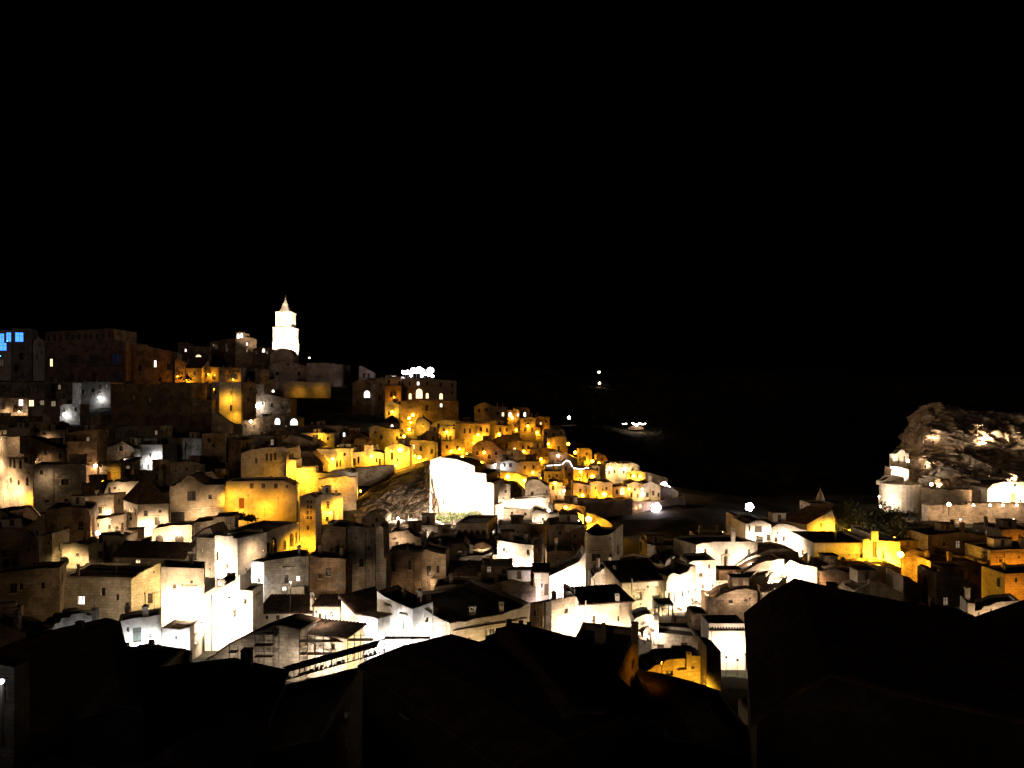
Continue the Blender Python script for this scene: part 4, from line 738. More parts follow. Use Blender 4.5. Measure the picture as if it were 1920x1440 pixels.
b('pale rubble-gabled house in dark right slope', 1540, 1610, '1540,1072 1560,1066 1580,1070 1600,1078 1610,1090', 1112, y=(0,0), d=9, m='tuff_brown')
b('brown step-gabled house on right dark slope', 1600, 1692, '1600,1112 1608,1104 1620,1100 1635,1090 1650,1092 1665,1098 1680,1106 1692,1112', 1150, y=(0,0), d=9, m='tuff', ch='1630 1100 4 14 .05')
b('dim broken-wall house right of step gable', 1694, 1742, '1694,1080 1705,1082 1715,1090 1730,1096 1742,1102', 1130, y=(0,0), d=8, m='tuff')
b('dim curved-gable house on right slope', 1756, 1840, '1756,1074 1768,1072 1780,1078 1800,1082 1820,1090 1840,1104', 1140, y=(0,0), d=9, m='tuff_brown', ch='1764 1074 9 8 .05')
b('pale staircase gable at right foreground', 1814, 1912, '1814,1130 1828,1132 1828,1146 1840,1144 1845,1137 1855,1136 1862,1133 1868,1130 1880,1128 1890,1128 1912,1126', 1192, y=(0,-2), d=8, m='plaster', w='1835 1150 3 5 w;1858 1144 3 5 w')
b('low pale parapet of the dark roof at right', 1715, 1826, '1715,1138 1750,1144 1826,1154', 1192, y=(-4,-4), d=6, m='tuff')
b('black low house beneath the ochre house', 1545, 1690, '1545,1062 1560,1058 1600,1064 1640,1060 1690,1064', 1108, y=(0,0), d=10, m='tuff_brown')
# lower right of the square
b('white-walled house under a dark roof with chimney', 1088, 1186, 1131, 1196, y=(0,2), r='s', rp=1105, d=6, m='plaster', w='1114 1162 6 15 w;1160 1160 5 10 w;1097 1140 1 30 s;1162 1150 1 30 s', ch='1157 1132 8 20 .1')
b('stepped white gable left of the chimney roof', 1060, 1090, '1060,1108 1070,1110 1075,1116 1082,1120 1084,1128 1090,1134', 1196, y=(0,0), d=9, m='plaster', w='1075 1150 5 8 w')
b('white garden wall with a stair to the pergola', 1186, 1228, '1186,1166 1195,1158 1210,1152 1222,1152 1228,1160', 1206, y=(0,0), d=6, m='plaster', nm='garden_wall', cat='wall')
b('dark flat roof house with a pale band below', 1222, 1312, '1222,1186 1270,1190 1312,1194', 1214, y=(0,0), d=14, m='tuff_grey', ch='1230 1190 8 40 .03')
b('small pale house behind the first dark gable', 1197, 1222, '1197,1198 1222,1204', 1226, y=(0,0), d=7, m='tuff_grey', w='1208 1205 3 4 w')
b('golden stepped-gable house with chimney, lower right', 1205, 1326, '1205,1262 1222,1254 1228,1248 1240,1245 1250,1238 1262,1236 1288,1235 1290,1230 1326,1230', 1286, y=(0,2), d=13, m='ashlar', w='1255 1262 14 8 w;1285 1254 30 2 s', ch='1291 1236 9 15 .05')
b('grey sunlit-free side wall by the foreground corner', 1325, 1352, '1325,1213 1340,1216 1352,1222', 1290, y=(0,0), d=6, m='tuff_grey')
b('cornice house with a double row of dentils', 1329, 1398, 1169, 1240, y=(0,0), d=12, m='plaster', nm='cornice_house', w=';'.join('%g 1171.5 3 3.5 w' % (1334+5.2*i) for i in range(12))+';'+';'.join('%g 1177 3 3.5 w' % (1336+5.2*i) for i in range(12))+';1364 1182 68 1.4 s')
b('dark roofed house filling the right of the plaza', 1328, 1420, '1328,1120 1345,1120 1360,1112 1380,1106 1400,1104 1420,1108', 1180, y=(3,3), d=12, m='tuff_brown', w='1370 1128 8 6 w;1398 1126 6 6 w')
b('dark step house between pergola and cornice house', 1300, 1328, '1300,1152 1310,1150 1328,1152', 1200, y=(0,0), d=9, m='tuff_brown')
# ---------------------------------------------------------------- black foreground roofs
b('huge black ridge-roofed house, bottom centre', 680, 905, '680,1250 700,1240 760,1216 845,1195 893,1208 905,1212', 1420, y=(-4,2), Y=63, d=-20, r='t', m='tuff_shaded', nm='ridge_house', w='760 1330 12 20 w;830 1320 12 20 w')
b('black pitched-roof house, bottom centre right', 893, 1075, '893,1216 950,1180 990,1182 1030,1190 1075,1200', 1420, y=(0,2), Y=64, d=-18, r='t', m='tuff_shaded', nm='ridge_house', w='960 1290 12 20 w')
b('black stepped parapet wall on the bottom centre roof', 893, 1053, '893,1208 895,1203 910,1200 912,1192 928,1188 930,1178 948,1174 950,1166 990,1171 1030,1182 1052,1188', 1420, y=(.3,2), Y=64.5, d=-.6, m='tuff_shaded', nm='step_gable', cat='wall', ch='955 1168 8 7 .02;977 1171 8 7 .02;992 1174 8 7 .02', deep=0)
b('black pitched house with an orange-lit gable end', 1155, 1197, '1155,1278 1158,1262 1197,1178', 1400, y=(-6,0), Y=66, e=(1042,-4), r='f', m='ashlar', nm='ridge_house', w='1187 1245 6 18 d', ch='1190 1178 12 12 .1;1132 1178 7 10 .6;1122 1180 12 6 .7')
b('low black roof house sloping down lower right', 1190, 1350, '1190,1255 1240,1262 1300,1278 1350,1295', 1440, y=(0,0), Y=66, d=-14, m='tuff_shaded', nm='low_house')
b('low black house with an open loft, lower right', 1350, 1402, '1350,1340 1380,1352 1402,1360', 1470, y=(0,0), Y=62, d=-12, m='tuff_shaded', nm='low_house', w='1380 1375 6 5 m')
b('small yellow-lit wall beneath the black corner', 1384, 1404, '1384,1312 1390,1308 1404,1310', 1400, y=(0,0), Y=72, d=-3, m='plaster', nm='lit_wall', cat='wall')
b('enormous black roofed building at bottom right', 1402, 2000, '1402,1150 1440,1120 1490,1091 1540,1103 1600,1117 1700,1136 1830,1163 1838,1160 1920,1132 2000,1110', 1415, y=(0,-6), Y=62, d=-22, r='t', m='tuff_shaded', nm='great_house', ch='1560 1112 16 20 .04;1712 1142 14 18 .05', w='1600 1290 14 24 w;1720 1300 14 24 w;1850 1310 14 24 w;1500 1280 14 24 w')
b('black broad-roofed house at bottom left', -120, 228, '-120,1262 0,1222 60,1196 200,1165 226,1172 228,1190', 1420, y=(-6,0), Y=62, d=-20, r='t', m='tuff_shaded', nm='great_house', ch='60 1204 14 20 .05;150 1180 12 16 .05', w='120 1330 12 20 w')
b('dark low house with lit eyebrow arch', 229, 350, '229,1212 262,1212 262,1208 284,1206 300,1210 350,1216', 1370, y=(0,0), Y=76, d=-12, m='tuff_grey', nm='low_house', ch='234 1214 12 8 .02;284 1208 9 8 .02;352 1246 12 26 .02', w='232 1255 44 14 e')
b('long black foreground house, lower left', 200, 535, '200,1275 260,1264 350,1250 440,1240 480,1250 535,1262', 1420, y=(-2,0), Y=63, d=-18, m='tuff_shaded', nm='great_house', r='t', ch='463 1246 18 30 .02', w='400 1330 12 20 w;300 1340 12 20 w')
b('dark terrace house with small ground window light', 536, 682, '536,1283 600,1268 682,1250', 1420, y=(0,0), Y=64, d=-14, m='tuff_shaded', nm='terrace_house', w='648 1338 5 7 L;600 1330 8 12 w')
b('cold-lit corner wall at the bottom left edge', -60, 27, '-60,1240 0,1246 27,1252', 1420, y=(0,0), d=1.2, Y=37.5, m='tuff_shaded', nm='lit_wall', cat='wall', w='8 1300 12 34 w')
# ---------------------------------------------------------------- rock, cliffs, roads
def grid_interp(rows, nu, nv):
    """rows of (px, py, Y) control points, to a fine grid of points"""
    P = np.array([[at(*p)[:] for p in r] for r in rows], float); m, n = P.shape[:2]
    tv = np.linspace(0, m-1, nv); tu = np.linspace(0, n-1, nu); out = np.zeros((nv, nu, 3))
    for a, v in enumerate(tv):
        i = min(int(v), m-2); f = v-i; f = f*f*(3-2*f)*.5+f*.5; row = P[i]*(1-f)+P[i+1]*f
        for c in range(3): out[a, :, c] = np.interp(tu, range(n), row[:, c])
    return out
RK = 1.; ROCKV = []; ROCKF = []
def rock(name, rows, nu, nv, amp, label, cat, mat='rock_dark', sc=.06, **kw):
    G = grid_interp(rows, nu, nv); mb = MB(); V = []
    for i in range(nv):
        r_ = []
        for j in range(nu):
            p = Vector(G[i, j]); q = p*sc
            a_ = noise.fractal(q, .9, 2.2, 6)
            h = amp*a_*.5
            for cx, cy_, cr, cdp in kw.get('caves', ()):
                px_, py_ = 960+K*p.x/p.y, HOR-K*p.z/p.y; e_ = ((px_-cx)/cr)**2+((py_-cy_)/(cr*.62))**2
                if e_ < 4: h -= cdp*math.exp(-e_*e_*.9)
            for s2, w2 in ((.1, .75), (.27, .42), (.62, .2), (1.3, .07)):
                qq = Vector((p.x*s2, p.y*s2, p.z*s2*kw.get('zs', 1.15)))+Vector((3, 1, 7))+noise.noise_vector(p*s2*.8)*.5
                dd, pp = noise.voronoi(qq); ch_ = (math.sin(pp[0].x*127.1+pp[0].y*311.7+pp[0].z*74.7)*43758.5) % 1.-.5
                h += amp*w2*(ch_*1.1-.7*max(0., .22-(dd[1]-dd[0]))/.22)
            dx = dz = 0.
            if kw.get('chunk'):
                h += amp*.32*(1.-2.2*abs(noise.noise(Vector((p.x*.3+p.z*.08, p.y*.2, p.z*.07)))))
                dd, pp = noise.voronoi(Vector((p.x*.2, p.y*.2, p.z*.2))); dx = math.sin(pp[0].x*91.7+pp[0].z*47.3)*1.1; dz = math.sin(pp[0].x*37.1+pp[0].z*83.9)*1.
            r_.append(p+Vector((dx, -h, dz)))
        V.append(r_)
    k0 = len(ROCKV); ROCKV.extend(p for r_ in V for p in r_)
    for i in range(nv-1):
        for j in range(nu-1): ROCKF.append((k0+i*nu+j, k0+(i+1)*nu+j, k0+(i+1)*nu+j+1, k0+i*nu+j+1)); mb.face([V[i][j], V[i+1][j], V[i+1][j+1], V[i][j+1]], mat)
    o = mb.build(name, None, org=V[nv-1][nu//2]); o['label'] = label
    if kw.get('kind'): o['kind'] = kw['kind']
    else: o['category'] = cat
    return o, V
cols = lambda pxs, pys, Y: [(x, y_, Y+dy) for x, y_, dy in zip(pxs, pys, [45, 14, 2, 0, 0, 0, 0, 0, 0, 0, 0])]
rock('rock_outcrop', [
    cols([1740,1745,1765,1790,1815,1840,1870,1900,1940,2000], [905]*10, 330),
    cols([1740,1745,1765,1790,1815,1840,1870,1900,1940,2000], [782,770,765,772,776,778,780,780,782,784], 285),
    cols([1738,1742,1765,1790,1812,1840,1870,1900,1940,2000], [780,768,757,762,772,776,779,779,780,782], 246),
    cols([1726,1728,1752,1780,1810,1840,1870,1900,1940,2000], [795,790,785,790,795,795,795,795,795,795], 238),
    cols([1708,1712,1745,1778,1810,1840,1870,1900,1940,2000], [822,820,820,820,822,822,822,822,822,822], 232),
    cols([1704,1708,1740,1775,1810,1840,1870,1900,1940,2000], [840,838,838,838,838,838,838,838,838,838], 234),
    cols([1704,1708,1740,1775,1810,1840,1870,1900,1940,2000], [858,858,858,858,858,858,858,858,858,858], 226),
    cols([1708,1710,1740,1775,1810,1840,1870,1900,1940,2000], [880,880,880,880,880,880,880,880,880,880], 225),
    cols([1706,1710,1740,1775,1810,1840,1870,1900,1940,2000], [900,900,900,900,900,900,900,900,900,900], 217),
    cols([1700,1706,1740,1775,1810,1840,1870,1900,1940,2000], [925,925,925,925,925,925,925,925,925,925], 216),
    cols([1700,1706,1740,1775,1810,1840,1870,1900,1940,2000], [965,965,965,965,965,965,965,965,965,965], 212)],
    230, 180, 7.5, 'huge floodlit limestone crag towering over the right side', 'rock', mat='rock', sc=.075, zs=.8, chunk=1, caves=[(1842,816,22,6),(1874,818,9,3.5),(1800,795,14,3),(1760,842,26,4),(1825,850,34,4.5),(1885,850,30,4.5),(1725,875,14,3),(1790,905,30,4.5),(1850,893,24,3),(1905,822,16,3),(1745,795,12,2.5)])
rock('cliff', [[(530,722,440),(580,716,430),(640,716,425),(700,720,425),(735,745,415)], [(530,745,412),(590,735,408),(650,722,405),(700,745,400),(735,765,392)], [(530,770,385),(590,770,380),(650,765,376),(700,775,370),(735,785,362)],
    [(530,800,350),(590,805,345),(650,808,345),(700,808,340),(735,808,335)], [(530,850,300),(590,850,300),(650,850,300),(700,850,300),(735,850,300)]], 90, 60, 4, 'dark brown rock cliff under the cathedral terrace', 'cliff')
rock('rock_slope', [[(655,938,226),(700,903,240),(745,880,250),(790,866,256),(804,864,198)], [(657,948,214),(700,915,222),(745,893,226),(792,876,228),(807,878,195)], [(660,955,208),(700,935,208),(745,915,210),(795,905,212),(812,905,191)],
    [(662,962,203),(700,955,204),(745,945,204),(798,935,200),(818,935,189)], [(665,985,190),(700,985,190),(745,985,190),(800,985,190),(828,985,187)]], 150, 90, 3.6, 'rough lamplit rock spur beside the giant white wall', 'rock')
def ribbon(name, up, lo, mat, label, kind='structure', n=6, th=.6):
    mb = MB(); U = [at(*p) for p in up]; Lo = [at(*p) for p in lo]
    for i in range(len(U)-1):
        mb.face([Lo[i], Lo[i+1], U[i+1], U[i]], mat)
        d = Vector((0, 0, th)); mb.face([Lo[i]-d, Lo[i+1]-d, Lo[i+1], Lo[i]], mat); mb.face([U[i]-d, U[i+1]-d, U[i+1], U[i]], mat)
        # low kerb wall on the outer edge
        k_ = Vector((0, .35, 0)); h = Vector((0, 0, .7))
        a, c = Lo[i], Lo[i+1]; mb.face([a, c, c+h, a+h], 'tuff'); mb.face([a+h, c+h, c+h+k_, a+h+k_], 'tuff'); mb.face([a+k_, c+k_, c+h+k_, a+h+k_], 'tuff')
    o = mb.build(name, None, org=Lo[len(Lo)//2]); o['kind'] = kind; return o
ribbon('ramp_road', [(640,958,218),(668,930,236),(700,900,258),(735,877,272),(780,865,282),(812,861,286)], [(641,966,211),(662,948,226),(697,916,243),(735,892,255),(785,872,266),(812,869,270)], 'paving', '')
ribbon('hill_road', [(1092,962,214),(1115,965,214),(1132,972,211),(1144,980,207),(1150,986,203)], [(1092,985,196),(1115,992,194),(1130,998,192),(1143,996,193),(1150,990,199)], 'paving', '')
ribbon('terrace_road', [(1690,972,206),(1780,968,208),(1850,968,208),(1960,972,206)], [(1690,984,196),(1780,980,197),(1850,981,197),(1960,986,196)], 'paving', '')
ribbon('tip_road', [(1184,944,228),(1215,941,232),(1250,937,240),(1284,926,262)], [(1184,950,212),(1215,950,214),(1250,944,222),(1286,932,246)], 'paving', '')
# ---------------------------------------------------------------- the rock church
b('rock-cut church front with a tall dark door', 1852, 1940, '1852,918 1862,908 1880,904 1900,903 1940,904', 952, y=(0,0), d=10, Y=207, m='plaster', nm='rock_church', cat='church', w='1900 934 10 19 D;1901 914 3 5 s;1901 918 1 7 s', deep=2)
b('long dim wall of the rock church terrace', 1704, 1852, '1704,912 1740,915 1790,918 1852,920', 952, y=(0,0), d=6, Y=210, m='tuff', nm='terrace_wall', cat='wall', deep=2)
b('plain terrace parapet in front of the rock church', 1740, 1960, '1740,948 1815,945 1815,943 1960,944', 974, y=(0,0), d=3, Y=199, m='tuff', nm='terrace_wall', cat='wall', deep=2)
b('white twin-arched bell gable on the crag', 1676, 1704, '1676,851 1679,851 1684,848 1687,844 1691,843 1695,844 1699,850 1704,851', 876, y=(0,2), d=1.6, Y=222, m='plaster', nm='bell_gable', cat='bell gable', w='1685 862 3.4 15 o;1696 860 3.4 12 o', deep=0)
b('white sloped base under the twin-arched bell gable', 1670, 1704, '1670,893 1672,875 1690,876 1704,880', 905, y=(0,2), d=2.5, Y=220, m='plaster', nm='belfry_plinth', cat='chapel', deep=0)
b('white stepped roof ledge above the round wall', 1655, 1696, '1655,902 1662,899 1668,894 1675,892 1694,893 1696,898', 910, y=(0,2), d=2.5, Y=214, m='plaster', nm='chapel_roof', cat='chapel', deep=0)
def lathe_tower(name, label, cat, px, pyb, pyt, rpx, Y, mat, n=24):
    c = at(px, pyb, Y); r = rpx/K*Y; h = (pyb-pyt)/K*Y; t = thing(name, c, label, cat); mb = MB()
    mb.lathe(c-Vector((0, 0, 6)), [(r, 0), (r, 6+h), (r*1.03, 6+h), (r*1.03, 6.35+h), (r*.93, 6.35+h), (r*.93, 6+h-.2), (0, 6+h-.2)], mat, n); mb.build('wall', t)
    for v in range(len(mb.f)):
        if len(mb.f[v]) == 4 and v < n: wallface([mb.v[i] for i in mb.f[v]], label)
    return t
lathe_tower('round_bastion', 'round pale bastion wall below the bell gable on the crag', 'bastion', 1688, 948, 908, 36, 214, 'plaster', 32)
# iron cross on the crag
c = at(1818, 775, 258); t = thing('iron_cross', c, 'thin dark iron cross on top of the crag', 'cross'); mb = MB()
mb.box(c-Vector((0,0,1)), (.12,0,0), (0,.12,0), (0,0,7.2), 'iron'); mb.build('post', t); mb = MB(); mb.box(c+Vector((0,0,4.6)), (1.6,0,0), (0,.1,0), (0,0,.2), 'iron'); mb.build('arm', t)
# ---------------------------------------------------------------- bell tower of the cathedral
def bell_tower():
    Y = 452; c = at(536, 700, Y); t = thing('bell_tower', c, 'brilliant white cathedral bell tower with pyramid spire', 'bell tower'); z = lambda py: (HOR-py)/K*Y; X = lambda px: (px-960)/K*Y
    s = 1/K*Y; R45 = math.pi/4; q = math.sqrt(2)
    def stage(name, hw, p0, p1, cx=536):
        mb = MB(); cc = Vector((X(cx), Y, z(p0))); h = z(p1)-z(p0); mb.box(cc, (hw*s, 0, 0), (0, hw*s, 0), (0, 0, h), 'plaster')
        for sx in (-1, 1): mb.box(cc+Vector((sx*(hw-1.2)*s, -hw*s-.1, 0)), (1.3*s, 0, 0), (0, .15, 0), (0, 0, h), 'plaster')
        mb.build(name, t)
        mb = MB(); mb.box(Vector((X(cx), Y, z(p1))), ((hw+1)*s, 0, 0), (0, (hw+1)*s, 0), (0, 0, 1.2*s), 'plaster'); mb.box(Vector((X(cx), Y, z(p1)+1.2*s)), ((hw+.3)*s, 0, 0), (0, (hw+.3)*s, 0), (0, 0, .8*s), 'plaster'); mb.build('cornice', t)
    stage('lower_stage', 19, 720, 645); stage('middle_stage', 18.2, 643.2, 617); stage('upper_stage', 14.6, 615, 588)
    for k, (px, py, w_, h_) in enumerate([(528,628,5,9),(540,628,5,9),(528,600,4.5,12),(543,600,4.5,12),(533,660,5,9)]):
        hw = 15.4 if py < 612 else 19.6 if py < 644 else 20; cc = Vector((X(px), Y-hw*s-.02, z(py+h_/2)))
        mb = MB()
        for sx in (-1, 1): mb.box(cc+Vector((sx*w_*.5*s, -.1, 0)), (.5*s, 0, 0), (0, .22, 0), (0, 0, h_*s), 'plaster')
        mb.lathe(cc+Vector((0, -.05, h_*s)), [(w_*.5*s, -.1), (w_*.5*s, .3), (0, .3)], 'plaster', 10)
        o = mb.build('bell_opening', t); mb = MB(); mb.box(cc+Vector((0, -.02, 0)), (w_*.42*s, 0, 0), (0, .03, 0), (0, 0, h_*s), 'ashlar'); mb.build('louvre', o)
    mb = MB(); a = Vector((X(535.5), Y, z(587)))
    mb.lathe(a, [(15*s, 0), (14.2*s, 1*s), (8.2*s, 9*s), (5.2*s, 16.5*s), (6*s, 17.3*s), (4.2*s, 18*s), (2.2*s, 22*s), (2.9*s, 23*s), (0, 25*s)], 'plaster', 4, rot=R45); mb.build('spire', t)
    mb = MB(); mb.ball(a+Vector((0, 0, 27*s)), 1.5*s, 'ashlar'); mb.tube(a+Vector((0, 0, 24*s)), a+Vector((0, 0, 34*s)), .4*s, 'iron', 6); mb.box(a+Vector((0, 0, 31*s)), (1.6*s, 0, 0), (0, .1, 0), (0, 0, .4*s), 'iron'); mb.build('finial', t)
    mb = MB(); hw = 20
    mb.box(Vector((X(556), Y, z(670))), (1.2*s, 0, 0), (0, 6*s, 0), (0, 0, 36*s), 'plaster'); mb.build('buttress', t)
    BASES.append((c.x, c.y, c.z))
bell_tower()
def steeple():
    Y = 205; c = at(1538, 944, Y); s = Y/K; t = thing('steeple', c, 'little dim cone steeple with a finial near the flood mast', 'steeple'); mb = MB()
    mb.lathe(c, [(9*s, 0), (9.4*s, 1*s), (8.6*s, 1.4*s), (8.2*s, 8*s), (9*s, 8.6*s), (8*s, 9.6*s), (5*s, 17*s), (4.4*s, 20*s), (3.2*s, 22*s), (1.6*s, 24*s)], 'ashlar', 8); mb.build('spire', t)
    mb = MB(); mb.ball(c+Vector((0, 0, 25.5*s)), 1.5*s, 'ashlar'); mb.tube(c+Vector((0, 0, 26*s)), c+Vector((0, 0, 35*s)), .35*s, 'iron', 5, .1*s); mb.build('finial', t)
steeple()
# ---------------------------------------------------------------- small houses that close the gaps of the old town
def seen_gap(B_, px, py): return B_.ray_cast(Vector((0, 0, 0)), at(px, py, 1.).normalized(), 2000)[0] is None
SKY_ = ([0,330,480,640,720,860,1000,1100,1200,1245], [715,700,712,735,756,790,812,868,900,925])
NOGO = [(530,715,740,858),(652,862,832,990),(1184,1118,1334,1172),(1246,700,1400,1120),(1090,958,1246,1100)]
FILL = []
for pas in range(2):
    B0 = BVHTree.FromPolygons([Vector(v) for v in WALLS[0]], WALLS[1])
    for py in range(720+pas*9, 1185, 17):
        for px in range(4+(py*7) % 13, 1900, 19):
            if px < 1246 and py < np.interp(px, *SKY_)+14: continue
            if px > 1400 and (py < 1004 or py > 1120): continue
            if any(x0 <= px <= x1 and y0 <= py <= y1 for x0, y0, x1, y1 in NOGO): continue
            if not (seen_gap(B0, px, py) and seen_gap(B0, px-5, py+2) and seen_gap(B0, px+5, py-2)): continue
            if any(abs(px-a) < 17 and abs(py-b2) < 11 for a, b2, _ in FILL[-60:]): continue
            q = py+8
            while q < py+60 and seen_gap(B0, px, q): q += 4
            h = B0.ray_cast(Vector((0, 0, 0)), at(px, q, 1.).normalized(), 2000); own = OWNER[h[2]] if h[2] is not None else None
            if own is None or own.startswith('small filler') or any(own == o_ for _, _, o_ in FILL): continue
            FILL.append((px, py, own)); rr = random.Random(px*31+py); w_ = rr.uniform(15, 27); tp = py-rr.uniform(3, 8); bt = q+rr.uniform(3, 8); yy = max(yg(bt), h[0].y+5.5) if h[0] is not None else yg(bt)
            kind_ = rr.choice(('flat', 'gabled', 'stepped', 'flat')); x0, x1 = px-w_/2, px+w_/2
            ol_ = {'flat': '%g,%g %g,%g' % (x0, tp, x1, tp+rr.uniform(-1, 2)), 'gabled': '%g,%g %g,%g %g,%g' % (x0, tp+4, px, tp-2, x1, tp+4), 'stepped': '%g,%g %g,%g %g,%g %g,%g' % (x0, tp, px, tp, px, tp-4, x1, tp-4)}[kind_]
            nm_ = ' '.join(own.split()[:9])
            while nm_.split()[-1] in ('the', 'a', 'of', 'and', 'with', 'by', 'in', 'at', 'on', 'under', 'its', 'beside', 'above', 'below', 'to', 'one', 'two'): nm_ = ' '.join(nm_.split()[:-1])
            b('small %s house tucked just above the %s' % (kind_, nm_), x0, x1, ol_, bt, Y=yy, y=(0, rr.uniform(-2, 2)), d=6, m=rr.choice(('tuff', 'tuff_brown', 'tuff_grey', 'ashlar')), r='t' if kind_ == 'gabled' else 'f', auto=1)
print('FILLED', len(FILL))
# ---------------------------------------------------------------- lamps
BVH = BVHTree.FromPolygons([Vector(v) for v in WALLS[0]], WALLS[1])
USED = {}
def lamp(px, py, kind, P, off=1.3, Y=None, size=.28, lab=None, pole=0):
    d = at(px, py, 1.).normalized()
    if Y is None:
        h = BVH.ray_cast(Vector((0, 0, 0)), d, 2000)
        while kind != 'O' and h[0] is not None and h[0].y < 68: h = BVH.ray_cast(h[0]+d*.05, d, 2000)
        if h[0] is None: h = (at(px, py, yg(py+25)), Vector((0, -1, 0)), None, None)
        n = h[1].copy(); n.z = 0
        if n.length < .1: n = Vector((0, -1, 0))
        n.normalize()
        if n.dot(d) > 0: n = -n
        p = h[0]+n*off; wall = h[0]; own = OWNER[h[2]] if h[2] is not None else None
    else: p = at(px, py, Y); wall = None; own = None
    if lab is None:
        lab = '%s lamp glowing on the %s' % (LNAME[kind], own)
        k_ = (kind, own); USED[k_] = USED.get(k_, 0)+1
        if USED[k_] > 1: lab = '%s %s' % ({2: 'second', 3: 'third', 4: 'fourth', 5: 'fifth'}.get(USED[k_], 'last'), lab)
        lab = ' '.join(lab.split()[:16])
    fl = off >= 2.5 and wall is not None
    if fl:
        if off > 4 and own and 'giant' not in own: P *= (4/off)**1.6; off = 4; p = h[0]+n*off-Vector((0, 0, .8))
        P = min(P*FP, 300*off*off)
    if fl and lab.count('lamp glowing on'): lab = lab.replace('lamp glowing on', 'floodlight aimed at')
    t = thing('floodlight' if fl else 'wall_lamp' if wall is not None else 'post_lamp', p, lab, 'floodlight' if fl else 'lamp')
    if fl:
        q = (wall-p).normalized(); sd = Vector((-q.y, q.x, 0)).normalized()
        mb = MB(); mb.tube(p-Vector((0, 0, 4.5)), p-Vector((0, 0, .1)), .028, 'metal', 5); mb.build('post', t)
        mb = MB(); mb.box(p-q*.08-Vector((0, 0, .1)), sd*.13, q*.06, (0, 0, .2), 'metal'); h_ = mb.build('lamp_housing', t)
        mb = MB(); mb.box(p-q*.0-Vector((0, 0, .08)), sd*.1, q*.015, (0, 0, .16), 'glow_'+kind); mb.build('lamp_glass', h_)
        l = bpy.data.lights.new('flood_beam', 'SPOT'); l.energy = P; l.color = LC[kind]; l.shadow_soft_size = .12; l.spot_size = math.radians(155); l.spot_blend = 1.
        o = bpy.data.objects.new('flood_beam', l); COL.objects.link(o); o.parent = t; o.location = q*.1
        aim = (wall-Vector((0, 0, 1.6+off*.12))-p).normalized(); o.rotation_euler = aim.to_track_quat('-Z', 'Y').to_euler()
        return t
    mb = MB()
    if wall is not None and pole == 0: mb.tube(wall, p+Vector((0, 0, .25)), .05, 'iron', 5); mb.tube(p+Vector((0, 0, .25)), p+Vector((0, 0, .1)), .12, 'iron', 6); mb.build('bracket', t)
    else:
        g = p-Vector((0, 0, pole if pole else 4.5)); mb.tube(g, p, .07, 'iron', 6); mb.build('post', t)
    mb = MB(); mb.ball(p, size, 'glow_'+kind, 10, 6); mb.build('lamp_globe', t)
    l = bpy.data.lights.new('lamp_light', 'POINT'); l.energy = P; l.color = LC[kind]; l.shadow_soft_size = .12
    o = bpy.data.objects.new('lamp_light', l); COL.objects.link(o); o.parent = t; dd = Vector((-d.x, -d.y, 0)).normalized(); o.location = dd*(size+.2)+Vector((0, 0, -.35))
    return t
def lamps(s):
    for q in s.replace('\n', ';').split(';'):
        q = q.split()
        if not q: continue
        kw = {}
        if len(q) > 4: kw['off'] = float(q[4])
        if len(q) > 5: kw['size'] = float(q[5])
        lamp(float(q[0]), float(q[1]), q[2], float(q[3])*LP, **kw)
LP = 1.0; FP = .8
